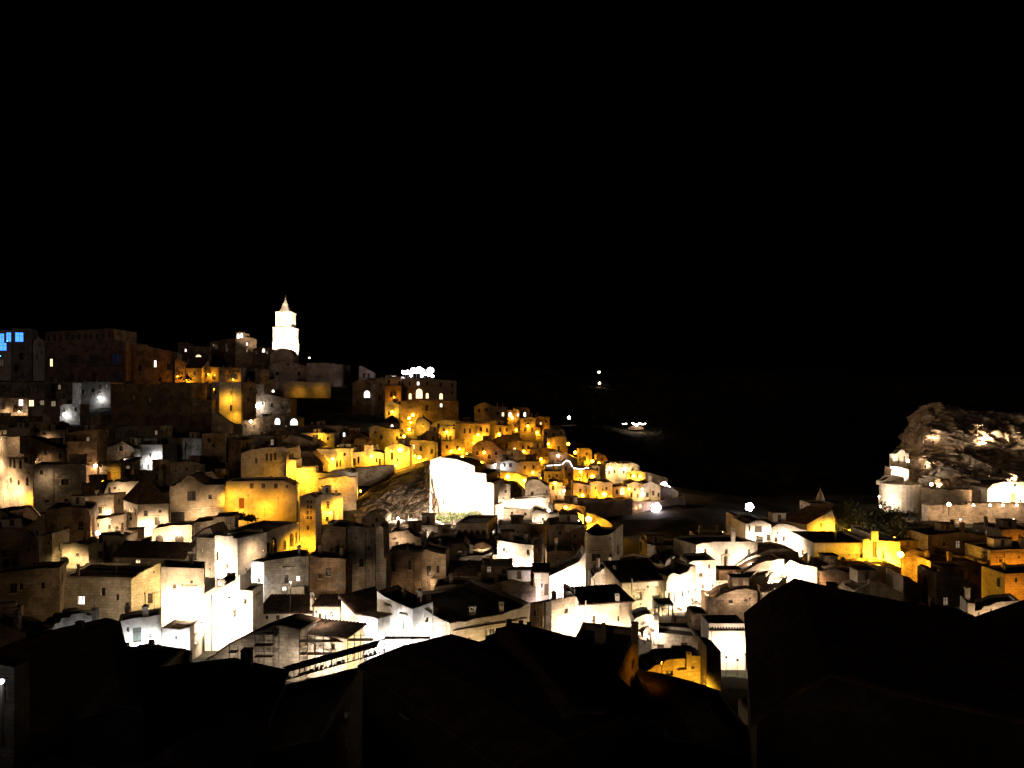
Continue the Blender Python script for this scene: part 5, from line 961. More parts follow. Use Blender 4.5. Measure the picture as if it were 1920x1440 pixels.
lamps("""430 745 Y 9000 7; 442 778 Y 1500 3; 404 730 S 1500 2; 440 712 S 900 2;352 712 S 2500 2; 395 702 S 1500 2; 336 706 O 900 2
189 746 C 900 1.2 .6;124 777 C 900 1.2 .7;  486 761 C 1500 1.2 1.1;472 790 W 900 1.3 .5;520 790 W 900 1.3 .5;551 792 W 1500 1.3 .6
688 739 W 900 1.2 .5;500 728 Y 600 1.2;513 733 Y 500 1.2 .4;560 730 Y 1300 6;600 728 Y 700 5;565 880 Y 16000 4;550 872 Y 14000 3;575 895 Y 14000 4;640 900 Y 5000 4;560 910 Y 12000 3;620 910 Y 3500 4
626 860 Y 3800 1.4 .5;698 855 Y 3800 1.4 .5;752 843 Y 9000 2 .8;785 857 Y 6000 2 .6;768 805 Y 4500 1.5 .6;757 818 Y 3000 1.5 .5;775 778 Y 1100 1.5 .6;768 784 Y 1100 1.5 .6;771 792 Y 900 1.5 .4;770 746 O 1500 2;801 746 O 1500 2;827 746 O 1500 2;786 742 O 1200 2.;740 745 O 900 2
735 845 S 1500 2;715 820 Y 1500 3; 790 800 Y 2200 4
546 880 Y 16000 3;548 905 Y 9000 2;610 905 Y 3000 4;612 836 Y 6000 4;600 815 Y 2500 3; 636 940 Y 3500 2.5;605 955 Y 5500 3;620 958 Y 3500 2.5
432 930 Y 3500 4;500 950 S 3500 4;470 925 S 1500 4;525 930 S 1200 4;450 960 S 1500 3
898 815 S 3600 1.4 .5;936 814 S 3000 1.4 .5;1007 811 S 3400 1.4 .5;1065 832 S 3600 1.4 .5;1078 848 S 3800 1.4 .5;1110 864 S 3600 1.4 .5;1046 854 W 400 1.2 .4
890 830 S 900 2; 870 855 Y 3000 2; 846 858 Y 4500 2 .5;876 850 Y 3500 2 .5;828 880 N 3000 2
952 893 Y 5500 1.4 .6;983 900 Y 4500 1.4 .5;1110 893 S 4500 1.4 .6;1132 926 S 4500 1.4 .6;1150 925 S 4500 1.4 .6;1143 877 P 1500 1.3 .45;1170 878 P 1500 1.3 .45
1187 892 Y 2500 1.3 .5;1199 893 S 2500 1.3 .5;1178 916 S 700 1.3 .4;1204 926 P 1200 1.3 .5;1203 917 W 400 1.2 .3
1102 971 Y 7000 2 .7;1070 927 W 1500 1.3 .5;1057 919 W 900 1.3 .3;930 902 W 500 1.2 .3;929 871 C 500 1.2 .3;941 873 C 500 1.2 .3
742 965 W 6500 3 .7;770 968 N 3500 3 .5;792 963 N 5500 3 .8;775 980 N 2500 2 .5;730 972 N 1500 2
840 925 N 42000 16;880 940 N 42000 18;905 930 N 36000 16;850 880 N 16000 9;815 950 N 8000 6
945 930 N 1600 3;985 945 N 2500 3;1010 945 N 2500 3;1028 955 N 1800 2;1062 975 N 3000 2.5 .5;1040 975 N 3500 3;1012 975 N 3500 3;1085 975 N 2500 2
976 1045 N 4500 2 .5;950 1030 N 3000 3;990 1060 N 2500 3;1010 1008 P 2500 3;935 1008 P 3500 3;960 1005 P 1200 6
885 1018 W 900 4;905 1024 W 400 3;820 1038 W 600 4;838 1020 W 300 3;620 1065 W 500 4;680 1085 W 400 4;600 1110 W 300 4;805 1085 W 400 3;765 1085 W 250 3;745 1003 N 2500 2.5;800 1003 N 900 3
8 918 W 16000 4 .6;34 916 W 16000 4;20 890 W 4000 4;55 932 Y 4000 3;2 870 W 3500 3;0 830 W 2500 4;30 822 W 900 4;12 770 W 1500 3; 40 772 W 900 2
212 958 W 9000 2.4 .6;180 975 W 2500 3;195 960 W 3000 3;245 965 W 6000 3;275 985 W 5000 3.5;300 975 W 3500 3.5;228 915 W 1500 3;380 960 W 2500 4;400 925 W 500 3;205 1000 W 3000 4;265 990 W 9000 7;300 1000 W 6000 6;330 1000 W 5000 5;270 920 W 2500 5
171 1000 W 900 1.3 .5;181 873 W 1800 1.2 .5;181 898 W 900 1.2 .4;205 900 Y 1500 4;215 885 Y 900 3
282 866 C 9000 3;266 858 C 5000 3;296 856 C 5000 3;240 860 C 1800 2.5;300 850 C 1500 5;310 885 W 700 3
380 945 W 1500 5;340 930 W 700 4;350 985 W 4500 7;400 985 W 1500 5; 290 1020 W 6000 5;350 1020 W 6000 5;250 1000 W 2500 4
130 1040 P 2200 3;190 1045 P 3000 3;225 1030 W 4000 4;160 1052 W 1800 3
330 1120 P 42000 6;340 1130 N 9000 4;370 1140 N 6000 4;360 1150 P 22000 6;345 1075 W 3500 6;275 1075 P 2500 4;300 1100 P 5000 5;320 1062 P 1200 5
430 1150 N 60000 10;400 1140 N 22000 7;455 1170 N 22000 8;440 1068 N 26000 6;425 1050 N 9000 6;385 1070 N 9000 8;450 1095 N 5000 5
410 1025 N 5000 4;540 1018 Y 9000 3;552 1008 Y 7000 3;580 1015 Y 9000 4;575 965 S 900 3;510 1025 Y 1500 3;535 1028 Y 6000 2.5;470 1030 W 1500 3
490 1080 C 3500 3;530 1075 N 1200 6;484 1060 C 1500 3;533 1102 N 700 1.2 .3
500 1165 N 12000 5;550 1165 N 12000 5;610 1160 N 12000 5;640 1135 N 4000 4;600 1215 N 5500 6;640 1215 N 4500 6
450 1225 N 2200 6;530 1215 N 1500 6;665 1165 P 16000 5;690 1200 P 14000 6;655 1200 P 6000 5;700 1170 P 5000 4
740 1200 C 52000 9;760 1190 C 18000 7;720 1150 C 14000 7;790 1190 C 14000 5;800 1205 N 5000 4;830 1190 N 2500 4
880 1205 P 5500 9;940 1190 P 4200 8;1000 1180 W 2800 6;1044 1185 W 3000 4;1020 1160 W 1200 4
245 1200 C 3000 5;290 1205 C 9000 3;330 1200 C 16000 3;345 1205 C 5000 3;270 1205 C 4000 3
150 1190 C 1800 8;100 1200 C 1200 7;190 1175 C 900 5;235 1262 W 400 3
152 1126 W 60 1 .2;500 1115 N 500 3""")
lamps("""1030 1110 V 12000 5;1050 1100 V 18000 7;1080 1080 N 12000 6;1095 1110 N 9000 5;1060 1080 N 9000 6
1016 1090 P 900 4;985 1080 N 4000 3;1118 1070 W 4000 6;1140 1060 W 1600 5;1160 1050 W 1200 5;1140 1100 W 3500 6
1190 1140 P 4000 6;1220 1120 P 4500 8;1180 1110 P 2500 6;1240 1145 W 4500 6;1270 1110 N 22000 7;1290 1140 N 9000 6;1275 1085 N 5000 5;1260 1140 N 9000 6
1323 1103 N 9000 2 .6;1310 1130 N 9000 6;1330 1075 W 3500 4;1300 1090 W 3000 5;1320 1060 W 2200 5
1340 1050 N 20000 7;1385 1040 N 20000 7;1310 1030 N 9000 6;1410 1050 N 9000 5;1400 1080 N 9000 7;1360 1075 N 9000 7
1240 1050 W 2200 6;1225 1045 W 1500 6;1265 1050 W 2500 6;1330 1100 N 3000 5;1390 1110 N 3000 4;1360 1108 N 3000 4
1420 1015 N 6000 6;1410 1040 N 6000 6;1455 1020 N 9000 6;1490 1010 N 9000 6;1505 1005 N 5000 5;1450 1060 N 12000 6;1430 1075 N 9000 7;1480 1080 N 16000 6;1500 1078 N 12000 4 .7;1440 1090 N 3000 4
1392 990 W 400 5;1412 1000 N 5000 3;1436 996 N 4000 3;1465 1002 N 6000 3;1495 1003 N 6000 3;1500 1030 W 2500 3;1480 1060 N 6000 3;1510 1050 W 1500 4;1525 1085 S 1500 3
1545 990 Y 9000 3 .8;1552 985 Y 5000 3;1530 1000 N 6000 4;1600 1035 S 5500 9;1570 1045 S 4500 8;1540 1050 S 2500 6;1640 1035 Y 14000 4;1630 1050 Y 9000 4;1676 1035 Y 9000 2.4 .6;1645 1045 Y 6000 3;1665 1050 Y 6000 3;1620 1045 S 4000 3;1665 1025 S 9000 4;1680 1050 S 6000 3
1905 1010 O 2500 7;1890 1055 O 4200 8;1915 1050 O 3000 7;1862 1050 O 500 3;1900 1095 O 3000 6
1115 1160 W 9000 6;1100 1180 W 9000 6;1140 1170 W 9000 6;1175 1175 N 20000 6;1165 1150 N 9000 5;1070 1160 N 12000 6;1075 1140 N 5000 5;1180 1185 N 7000 5;1205 1180 N 6000 4;1215 1165 N 3000 4
1345 1200 N 4000 6;1380 1195 N 3500 5;1365 1205 N 3500 6;1230 1262 S 2600 5;1290 1262 Y 3500 5;1315 1255 N 2500 4;1265 1205 W 900 5
1185 1235 O 110 2.5;1394 1325 Y 900 3;1850 1155 W 900 4;1880 1142 W 700 4;1830 1160 W 500 4""")
# fill lamps added where houses in the lit quarters have none
LIT = [((150,900,330,1030),'W',1300),((330,890,470,1040),'W',600),((385,1000,480,1190),'N',2600),((470,1110,720,1245),'N',1500),((700,955,860,1012),'W',1200),((860,900,1060,1070),'W',1600),((1050,990,1530,1200),'N',1800),((1390,960,1530,1110),'N',1800),
    ((840,780,1200,950),'S',900),((640,745,860,880),'Y',900),((0,800,100,950),'W',700),((940,860,1060,960),'W',700),((0,740,60,780),'W',500)]
have = set(t_['label'].split(' the ', 1)[-1] for t_ in bpy.data.objects if t_.name.startswith(('floodlight', 'wall_lamp')) and 'label' in t_)
for lab_, (pl_, root_) in list(BUILT.items()):
    if any(lab_[:30] in h_ for h_ in have) or not root_.name.startswith(('stone_house', 'tall_house', 'villa', 'terraced', 'curved', 'stair', 'loggia', 'tiled', 'garden')) or not pl_.faces_cam(): continue
    zt_ = min(z for u, z in pl_.ol); m_ = pl_.w(pl_.W*(.3+.4*((len(lab_)*7) % 10)/10), zt_-2.6); px_, py_ = 960+K*m_.x/m_.y, HOR-K*m_.z/m_.y
    if m_.y < 84: continue
    for (x0_, y0_, x1_, y1_), kd_, P_ in LIT:
        if x0_ <= px_ <= x1_ and y0_ <= py_ <= y1_:
            h_ = BVH.ray_cast(Vector((0, 0, 0)), at(px_, py_, 1.).normalized(), 2000)
            if h_[0] is not None and OWNER[h_[2]] == lab_: lamp(px_, py_, kd_, P_*(1.3 if kd_ in 'SY' else 1), off=1.3 if kd_ in 'SY' else 3, size=.42 if kd_ in 'SY' else .28)
            break
# floodlights with their own place: (px, py, Y, kind, power, label)
def flood(px, py, Y, kind, P, label, size=.4, pole=6., aim=None, heads=1, n='floodlight', group=None, spot=None):
    p = at(px, py, Y); t = thing(n, p-Vector((0, 0, pole)), label, 'floodlight', group)
    mb = MB(); mb.tube(p-Vector((0, 0, pole)), p, .12, 'iron', 7, .08); mb.build('mast', t)
    for k in range(heads):
        a = 2*math.pi*k/heads; q = p+(Vector((math.cos(a), 0, math.sin(a)))*size*1.1 if heads > 1 else Vector((0, 0, 0)))
        mb = MB(); mb.box(q+Vector((0, .15, .02)), (size*1.1, 0, 0), (0, .12, 0), (0, 0, size*1.5), 'iron'); ho = mb.build('lamp_housing', t)
        mb = MB(); mb.ball(q+Vector((0, -.05, size*.7)), size, 'glow_'+kind, 10, 6); mb.build('lamp_glass', ho)
    l = bpy.data.lights.new('flood_light', 'SPOT' if spot else 'POINT'); l.energy = P; l.color = LC[kind]; l.shadow_soft_size = .3
    if spot: l.spot_size = math.radians(spot[3]); l.spot_blend = .3
    o = bpy.data.objects.new('flood_light', l); COL.objects.link(o); o.parent = t
    o.location = Vector((0, 0, pole))+(Vector((0, -size*2.2-.4, 0)) if aim is None else Vector(aim))
    if spot: o.rotation_euler = (at(*spot[:3])-p).to_track_quat('-Z', 'Y').to_euler()
    return t
flood(1405, 953, 204, 'V', 500, 'tall flood mast shining bluish white above the turret', .55, 9, heads=5, n='flood_mast')
flood(1230, 955, 205, 'V', 600, 'big bluish flood mast standing below the hill tip wall', .65, 9, heads=5, n='flood_mast')
flood(1245, 922, 222, 'N', 1800, 'dazzling white flood on the platform at the hill tip', 1., 4, heads=4, n='flood_mast')
flood(1193, 951, 205, 'W', 250, 'left one of two small globe lamps by the tip road', .45, 4, n='post_lamp')
flood(1200, 948, 206, 'W', 250, 'right one of two small globe lamps by the tip road', .45, 4, n='post_lamp')
flood(545, 668, 424, 'N', 520000, 'floodlight in front of the bell tower foot', .3, 3, aim=(0, 0, .5), spot=(536, 615, 446, 75)); flood(580, 672, 440, 'N', 340000, 'floodlight right of the bell tower foot', .3, 3, aim=(0, 0, .5), spot=(540, 620, 450, 80))
flood(545, 590, 436, 'N', 9000, 'small floodlight hung before the upper bell stage', .2, .6, aim=(0, -1, .5)) if False else None
RL = sorted([(756,700,.8),(760,701,.8),(765,700,.9),(770,701,1.),(775,698,1.3),(781,699,1.2),(786,697,1.4),(791,700,1.4),(797,703,.7),(807,699,1.6),(803,705,.6),(811,707,.7),(791,707,.5),(771,706,.5)])
ORD = 'first second third fourth fifth sixth seventh eighth ninth tenth eleventh twelfth thirteenth fourteenth fifteenth sixteenth'.split()
for k, (px, py, s_) in enumerate(RL):
    flood(px, py, yg(754)+8, 'V', 900 if s_ > .6 else 250, '%s %s lamp from the left in the white cluster on the palace roof' % (ORD[k], 'big' if s_ > 1.1 else 'small' if s_ < .7 else 'round'), s_, 3.2, n='roof_lamp', group='lamps clustered on the palace roof')
# crag floods: fixtures standing off the rock face, aimed up at it
RB = BVHTree.FromPolygons(ROCKV, ROCKF)
def crag(px, py, P, off, label, kind='W', up=2.2):
    d = at(px, py, 1.).normalized(); h = RB.ray_cast(Vector((0, 0, 0)), d, 900); h2 = BVH.ray_cast(Vector((0, 0, 0)), d, 900)
    if h[0] is None or (h2[0] is not None and h2[0].y < h[0].y): h = h2
    if h[0] is None: return
    p = h[0]-d*off-Vector((2.5*math.sin(px*.7), 0, up)); t = thing('floodlight', p, label, 'floodlight'); q = (h[0]-p).normalized(); sd = Vector((-q.y, q.x, 0)).normalized()
    mb = MB(); mb.tube(p-Vector((0, 0, 1.5)), p-Vector((0, 0, .2)), .05, 'iron', 6); mb.build('stake', t)
    mb = MB(); mb.box(p-q*.14-Vector((0, 0, .2)), sd*.25, q*.1, (0, 0, .4), 'iron'); h_ = mb.build('lamp_housing', t); mb = MB(); mb.box(p-q*.02-Vector((0, 0, .16)), sd*.2, q*.02, (0, 0, .32), 'glow_'+kind); mb.build('lamp_glass', h_)
    l = bpy.data.lights.new('flood_beam', 'SPOT'); l.energy = P; l.color = LC[kind]; l.shadow_soft_size = .15; l.spot_size = math.radians(130); l.spot_blend = .6
    o = bpy.data.objects.new('flood_beam', l); COL.objects.link(o); o.parent = t; o.location = q*.12; o.rotation_euler = (q+Vector((0, 0, .15))).to_track_quat('-Z', 'Y').to_euler()
for k, (px, py, P, off, lab) in enumerate([(1875,935,5000,4,'floodlight at left foot of the rock church front'),(1915,935,5000,4,'floodlight at right foot of the rock church front'),(1838,938,2600,3,'floodlight between terrace wall and the rock church'),
    (1840,818,2600,3,'floodlight blazing in the upper crag hollow'),(1874,818,350,2,'small floodlight beside the upper crag hollow'),(1905,815,1300,5,'floodlight at the crag top right edge'),(1738,815,900,4,'floodlight on the upper left crag face'),(1772,795,400,3,'floodlight near the crag summit'),
    (1722,850,600,4,'floodlight over the bell gable on the crag edge'),(1790,868,1100,4,'floodlight on the crag middle ledge'),(1815,878,900,3,'floodlight right on the crag middle ledge'),(1862,880,1500,4,'floodlight on the lower crag ledge'),(1905,885,1800,4,'floodlight over the rock church roof'),
    (1755,900,500,3,'floodlight at the lowest left crag face'),(1880,862,500,3,'floodlight under the crag overhang'),(1742,860,450,4,'floodlight in the crag left gully'),(1830,905,1500,3,'floodlight behind the terrace wall of the crag')]): crag(px, py, P*4., off, lab)
crag(1690, 866, 7000, 4, 'floodlight aimed at the twin-arched bell gable', 'N'); crag(1685, 888, 7000, 3, 'floodlight aimed at the belfry plinth', 'N'); crag(1676, 901, 5000, 3, 'floodlight aimed at the stepped roof ledge', 'N'); crag(1664, 928, 4500, 4, 'floodlight aimed at the left side of the round bastion', 'N'); flood(1800, 975, 190, 'W', 8000, 'wide floodlight below the terrace aimed at the crag', .15, 3, spot=(1790, 850, 226, 105)); flood(1900, 975, 186, 'W', 6000, 'second wide floodlight below the terrace aimed at the crag', .15, 3, spot=(1890, 845, 226, 105))  # the two wide floods below the terrace are added to pale the whole crag
flood(1648, 932, 202, 'N', 4500, 'floodlight grazing the round pale bastion', .2, 2.); flood(1702, 866, 214, 'W', 300, 'lamp glowing between bell gable and crag', .4, 1.5); flood(1746, 910, 206, 'W', 100, 'little lamp on the crag terrace roof', .4, 1)
flood(529, 588, 442, 'N', 4500, 'small floodlight on the tower ledge, left', .15, .5, aim=(0, -.6, 1)); flood(544, 588, 442, 'N', 4500, 'small floodlight on the tower ledge, right', .15, .5, aim=(0, -.6, 1)); flood(537, 617, 440, 'N', 3500, 'small floodlight on the tower middle ledge', .15, .5, aim=(0, -.6, 1))
for q_ in [(585,775,700,7,'amber floodlight on the dark cliff, left'),(640,760,900,8,'amber floodlight on the dark cliff, middle'),(690,770,700,7,'amber floodlight on the dark cliff, right'),(560,815,400,6,'amber floodlight low on the dark cliff')]: crag(*q_, kind='Y', up=4)  # unseen amber spots added to lift the cliff out of black
for k, px in enumerate((1825, 1856, 1880, 1906)): flood(px, 949, 198.5, 'W', 120, ['first','second','third','fourth'][k]+' small path light from left on the crag terrace', .3, .6, n='path_light')
flood(1779, 948, 196, 'W', 300, 'small white lamp on post at the terrace bend', .45, 2.5, n='path_light'); flood(1651, 951, 205, 'W', 150, 'tiny lamp at the foot of the round bastion', .35, .8, n='path_light')
flood(14, 640, 352, 'B', 900, 'blue floodlight washing the block at left edge', .2, 2, aim=(-3, -2, -1)); flood(0, 668, 350, 'B', 400, 'blue floodlight under the left edge block', .2, 2)
# ---------------------------------------------------------------- foliage
def leafy(name, px, py, Y, rx, rz, label, cat, n=260, trunk=2.5, leaf=.35, seed=0):
    rr = random.Random(seed+int(px*7+py)); c = at(px, py, Y); t = thing(name, c-Vector((0, 0, rz+trunk)), label, cat)
    mb = MB(); base = c-Vector((0, 0, rz+trunk)); mb.tube(base, c-Vector((0, 0, rz*.3)), .16+rx*.03, 'bark', 7, .08)
    for k in range(6):
        a = rr.uniform(0, 6.28); mb.tube(c-Vector((0, 0, rz*rr.uniform(.3, .9))), c+Vector((math.cos(a)*rx*.7, math.sin(a)*rx*.6, rz*rr.uniform(-.2, .6))), .08, 'bark', 5, .03)
    mb.build('trunk', t); mb = MB()
    cl = [Vector((rr.gauss(0, .45)*rx, rr.gauss(0, .4)*rx, rr.gauss(0, .42)*rz)) for _ in range(14)]
    for k in range(n):
        q = c+rr.choice(cl)+Vector((rr.gauss(0, .2)*rx, rr.gauss(0, .2)*rx, rr.gauss(0, .18)*rz)); u = Vector((rr.uniform(-1, 1), rr.uniform(-1, 1), rr.uniform(-1, 1))).normalized(); v = u.orthogonal(); s_ = leaf*rr.uniform(.6, 1.5)
        mb.face([q-u*s_, q+v*s_*.5, q+u*s_, q-v*s_*.5], 'leaves')
    mb.build('foliage', t)
for a in [('bush', 348, 710, 385, 3.6, 1.5, 'round dark bush below the orange terrace', 'bush'), ('tree', 1585, 972, 178, 3.6, 3.4, 'orange-lit tree beside the upper gable house', 'tree', 700), ('tree', 1602, 990, 172, 3, 3, 'pale-lit drooping tree above the ochre roof', 'tree', 600),
    ('tree', 1570, 958, 186, 2.4, 2, 'small tree behind the ribbed orange gable roof', 'tree', 400), ('tree', 1672, 1004, 166, 3.6, 3.2, 'flame-lit tree over the little belfry church', 'tree', 700), ('tree', 1650, 990, 172, 3, 2.6, 'dark tree left of the flame-lit one', 'tree', 500),
    ('tree', 1630, 968, 190, 5, 3, 'broad dark tree below the round bastion', 'tree', 700), ('tree', 1665, 975, 190, 5, 3, 'second broad dark tree right below the round bastion', 'tree', 700), ('tree', 1710, 1010, 176, 4.5, 3, 'dark tree on the slope right of the small church', 'tree', 600), ('tree', 1692, 1050, 158, 3, 2.6, 'orange-rimmed tree at right of small church wall', 'tree', 500),
    ('tree', 1040, 985, 184, 3.2, 2.2, 'left dark tree behind the road bend roof', 'tree', 500), ('tree', 1075, 984, 184, 3.6, 2., 'middle dark tree by the golden road bend', 'tree', 500), ('tree', 1012, 990, 186, 2.6, 1.6, 'dark shrub tree left by the white group', 'tree', 400),
    ('bush', 203, 999, 178, 2.4, 1, 'withered bush on the cream terrace edge', 'bush'), ('bush', 880, 966, 190, 3.2, .9, 'dark shrubs along the base of the giant wall', 'bush'), ('bush', 848, 968, 190, 2.6, .9, 'shrub left at the base of the giant wall', 'bush'), ('bush', 820, 970, 188, 2.2, 1, 'lit dry shrub at the corner of the giant wall', 'bush'),
    ('bush', 960, 866, 268, 2, 1, 'bush beside the tiled porch terrace', 'bush'), ('tree', 1080, 867, 262, 3, 2, 'dark tree right below the ridge lamps', 'tree', 400), ('bush', 905, 822, 305, 3, 1.6, 'dark bush below the long golden house', 'bush'), ('bush', 660, 880, 238, 2.4, .9, 'scrub on the yellow retaining wall top', 'bush'), ('bush', 640, 884, 236, 2.2, .8, 'low scrub left along the yellow retaining wall', 'bush'),
    ('bush', 353, 1160, 117, 1, 1.6, 'cactus-like bush in front of the cream wall', 'bush'), ('tree', 720, 830, 310, 2.6, 1.6, 'small dark tree on the slope beside cream house', 'tree', 300),
    ('tree', 1150, 990, 196, 3, 2, 'scrubby tree beyond the golden road bend', 'tree', 300), ('bush', 465, 972, 178, 2.2, 1, 'dark weeds beneath the orange hall door', 'bush'), ('bush', 1230, 978, 210, 5, 2, 'scrub under the big bluish flood mast', 'bush', 500), ('bush', 1150, 1010, 185, 5, 2, 'dark scrub on the gorge edge slope', 'bush', 500)]:
    leafy(*a)
flood(1590, 992, 174, 'Y', 2600, 'amber street lamp under the lit drooping trees', .3, 4, n='post_lamp'); flood(1606, 1003, 168, 'N', 900, 'white street lamp beside the drooping tree', .25, 3, n='post_lamp'); flood(1678, 1012, 160, 'Y', 800, 'amber street lamp below the flame-lit tree', .35, 4, n='post_lamp')
flood(545, 1092, 103, 'N', 900, 'added fill lamp on a post above the scaffolded roofs', .08, 4, n='post_lamp'); flood(610, 1150, 95, 'N', 450, 'added fill lamp behind the red-brown tiled cottage', .08, 4, n='post_lamp')  # unseen lamps added so that the tile roofs below them show
flood(4, 1280, 36.2, 'C', 120, 'cold white lamp over the corner wall at bottom left', .1, 3, n='post_lamp')
for k_, (px_, py_, Y_, P_) in enumerate([(676,928,222,500),(708,898,238,600),(742,880,250,600),(778,862,262,700)]): flood(px_, py_-6, Y_, 'Y', P_, ['lowest', 'second lowest', 'third', 'topmost'][k_]+' amber street lamp along the ramp road', .28, 4, n='post_lamp')
for k_, (px_, py_, P_) in enumerate([(862,842,900),(908,848,700),(968,806,700),(1028,832,700),(1088,884,700),(998,878,700),(1040,905,700),(905,868,700),(1122,868,600),(880,868,900),(1060,950,900),(1012,896,600)]): lamp(px_, py_, 'S', P_*1.6, off=1.3, size=.42)
# outdoor stair with parapets climbing from the square to the villa
def stair(label, a, c, n, wd, mat='plaza'):
    A_, C_ = at(*a), at(*c); t = thing('stone_stair', A_, label, 'stair'); d_ = Vector((C_.x-A_.x, C_.y-A_.y, 0)); d_n = d_.normalized(); s_ = Vector((-d_n.y, d_n.x, 0))
    for k in range(n):
        q = A_+d_*((k+.5)/n); z0 = A_.z+(C_.z-A_.z)*(k+1)/n; mb = MB(); mb.box(Vector((q.x, q.y, z0-1.2)), d_/n*.5, s_*wd, (0, 0, 1.2), mat); mb.build('step', t)
    for sg in (-1, 1):
        mb = MB(); lo = A_+s_*sg*(wd+.15); hi = C_+s_*sg*(wd+.15)
        for w0, w1 in ((-.14, .14),):
            p = [lo+s_*w0, hi+s_*w0, hi+s_*w1, lo+s_*w1]; H = Vector((0, 0, .95)); B_ = Vector((0, 0, -1.5))
            for i in range(4): j = (i+1) % 4; mb.face([p[i]+B_, p[j]+B_, p[j]+H, p[i]+H], 'tuff')
            mb.face([v+H for v in p], 'tuff')
        mb.build('parapet', t)
stair('long pale stair climbing from the square towards the villa', (1438,1112,127), (1500,1044,150), 22, 1.1)
stair('shorter stair beside the long pale stair', (1410,1106,129), (1452,1050,146), 18, .9)
stair('low stair from the lit terrace into the white garden wall', (1196,1196,103), (1216,1160,112), 12, .8)
# ---------------------------------------------------------------- people (tiny figures)
def person(px, py, Y, h, label, lean=.0, turn=0.):
    o0 = at(px, py, Y); v = [(0,0,.53),(0,0,.62),(0,.01,.74),(0,0,.82),(0,0,.86),(0,-.01,.92),(0,-.01,.98), (.06,0,.51),(.07,-.02+lean,.28),(.07,.02+lean*1.6,.04),(.075,-.06+lean*1.6,.015), (-.06,0,.51),(-.07,.02-lean,.28),(-.07,.05-lean*1.6,.04),(-.075,-.03-lean*1.6,.015),
        (.11,0,.80),(.14,.02,.62),(.14,-.05,.48),(-.11,0,.80),(-.14,.02,.62),(-.14,-.05,.48)]
    r = [.085,.08,.095,.07,.035,.055,.045,.06,.045,.03,.03,.06,.045,.03,.03,.04,.032,.022,.04,.032,.022]
    e = [(0,1),(1,2),(2,3),(3,4),(4,5),(5,6),(0,7),(7,8),(8,9),(9,10),(0,11),(11,12),(12,13),(13,14),(3,15),(15,16),(16,17),(3,18),(18,19),(19,20)]
    me = bpy.data.meshes.new('body'); ct, st = math.cos(turn), math.sin(turn); me.from_pydata([((x*ct-y*st)*h, (x*st+y*ct)*h, z*h) for x, y, z in v], e, [])
    me.materials.append(MATS['cloth']); o = bpy.data.objects.new('person', me); COL.objects.link(o); o.location = o0
    m = o.modifiers.new('skin', 'SKIN'); o.modifiers.new('sub', 'SUBSURF').render_levels = 1
    sv = me.skin_vertices[0].data if me.skin_vertices else None
    if sv is None:
        bm = bmesh.new(); bm.from_mesh(me); bm.verts.layers.skin.verify(); bm.to_mesh(me); bm.free(); sv = me.skin_vertices[0].data
    for i, s_ in enumerate(sv): s_.radius = (r[i]*h, r[i]*h*.8); s_.use_root = (i == 0)
    o['label'] = label; o['category'] = 'person'
person(741, 880, 258, 1.75, 'person in dark clothes walking up the ramp, left of two', .05); person(747, 878, 260, 1.7, 'person in dark clothes on the ramp, right of two', .04, .6)
person(1913, 947, 203, 1.8, 'person standing in the dark by the rock church door')
person(724, 862, 268, 1.7, 'dark figure by the amber wall at the ramp head', 0, .3)
# ---------------------------------------------------------------- scaffolding, aerials, pergola, railing
def scaffold(label, px0, px1, pyt, pyb, Y, n, levels, dy=0.):
    t = thing('scaffolding', at((px0+px1)/2, pyb, Y), label, 'scaffolding')
    xs = [px0+(px1-px0)*i/(n-1) for i in range(n)]
    for i, x in enumerate(xs):
        for b_ in (0, 1.1):
            Yp = Y+dy*i/(n-1)+b_; mb = MB(); mb.tube(at(x, pyb, Yp), at(x, pyt+R.uniform(-3, 4), Yp), .045, 'iron', 5); mb.build('pole', t)
    for k in range(levels):
        py = pyt+8+(pyb-pyt-10)*k/levels
        mb = MB(); mb.tube(at(px0, py, Y), at(px1, py, Y+dy), .035, 'iron', 5); mb.tube(at(px0, py-7, Y), at(px1, py-7, Y+dy), .03, 'iron', 5); mb.build('rail', t)
        mb = MB(); a, c = at(px0, py+2, Y+.1), at(px1, py+2, Y+dy+.1); d_ = (c-a); mb.box((a+c)/2, d_*.5, (0, .5, 0), (0, 0, .05), 'timber'); mb.build('plank', t)
    for i in range(n-1):
        if i % 2 == 0: mb = MB(); mb.tube(at(xs[i], pyb, Y-.06), at(xs[i+1], (pyt+pyb)/2, Y-.06), .03, 'iron', 5); mb.build('brace', t)
scaffold('scaffolding of thin poles before the red-brown tiled cottage', 562, 650, 1192, 1250, 90, 7, 2, 1.5)
scaffold('scaffolding poles on the grey gabled house at left', 478, 512, 1178, 1252, 90, 3, 3)
scaffold('short scaffolding on the low grey roof, far left', 430, 446, 1212, 1240, 88, 2, 1)
scaffold('scaffolding posts below the yellow valley wall', 652, 700, 1190, 1238, 90, 5, 1, 2)
scaffold('scaffold frames at foot of the white sloping house', 722, 806, 1186, 1226, 90, 6, 1, 2)
t = thing('tv_aerial', at(635, 1120, 112), 'tall television aerial above the white cottages', 'aerial'); mb = MB(); mb.tube(at(635, 1125, 112), at(635.5, 1072, 112), .05, 'metal', 5); mb.build('mast', t)
for py, w_ in ((1078, 6), (1083, 7), (1096, 10), (1099, 9)):
    mb = MB(); mb.tube(at(635-w_, py, 112), at(635+w_*.8, py, 112), .035, 'metal', 4)
    for k in range(5): x = 635-w_+w_*1.8*k/4; mb.tube(at(x, py-2.5, 112), at(x, py+2.5, 112), .025, 'metal', 4)
    mb.build('element', t)
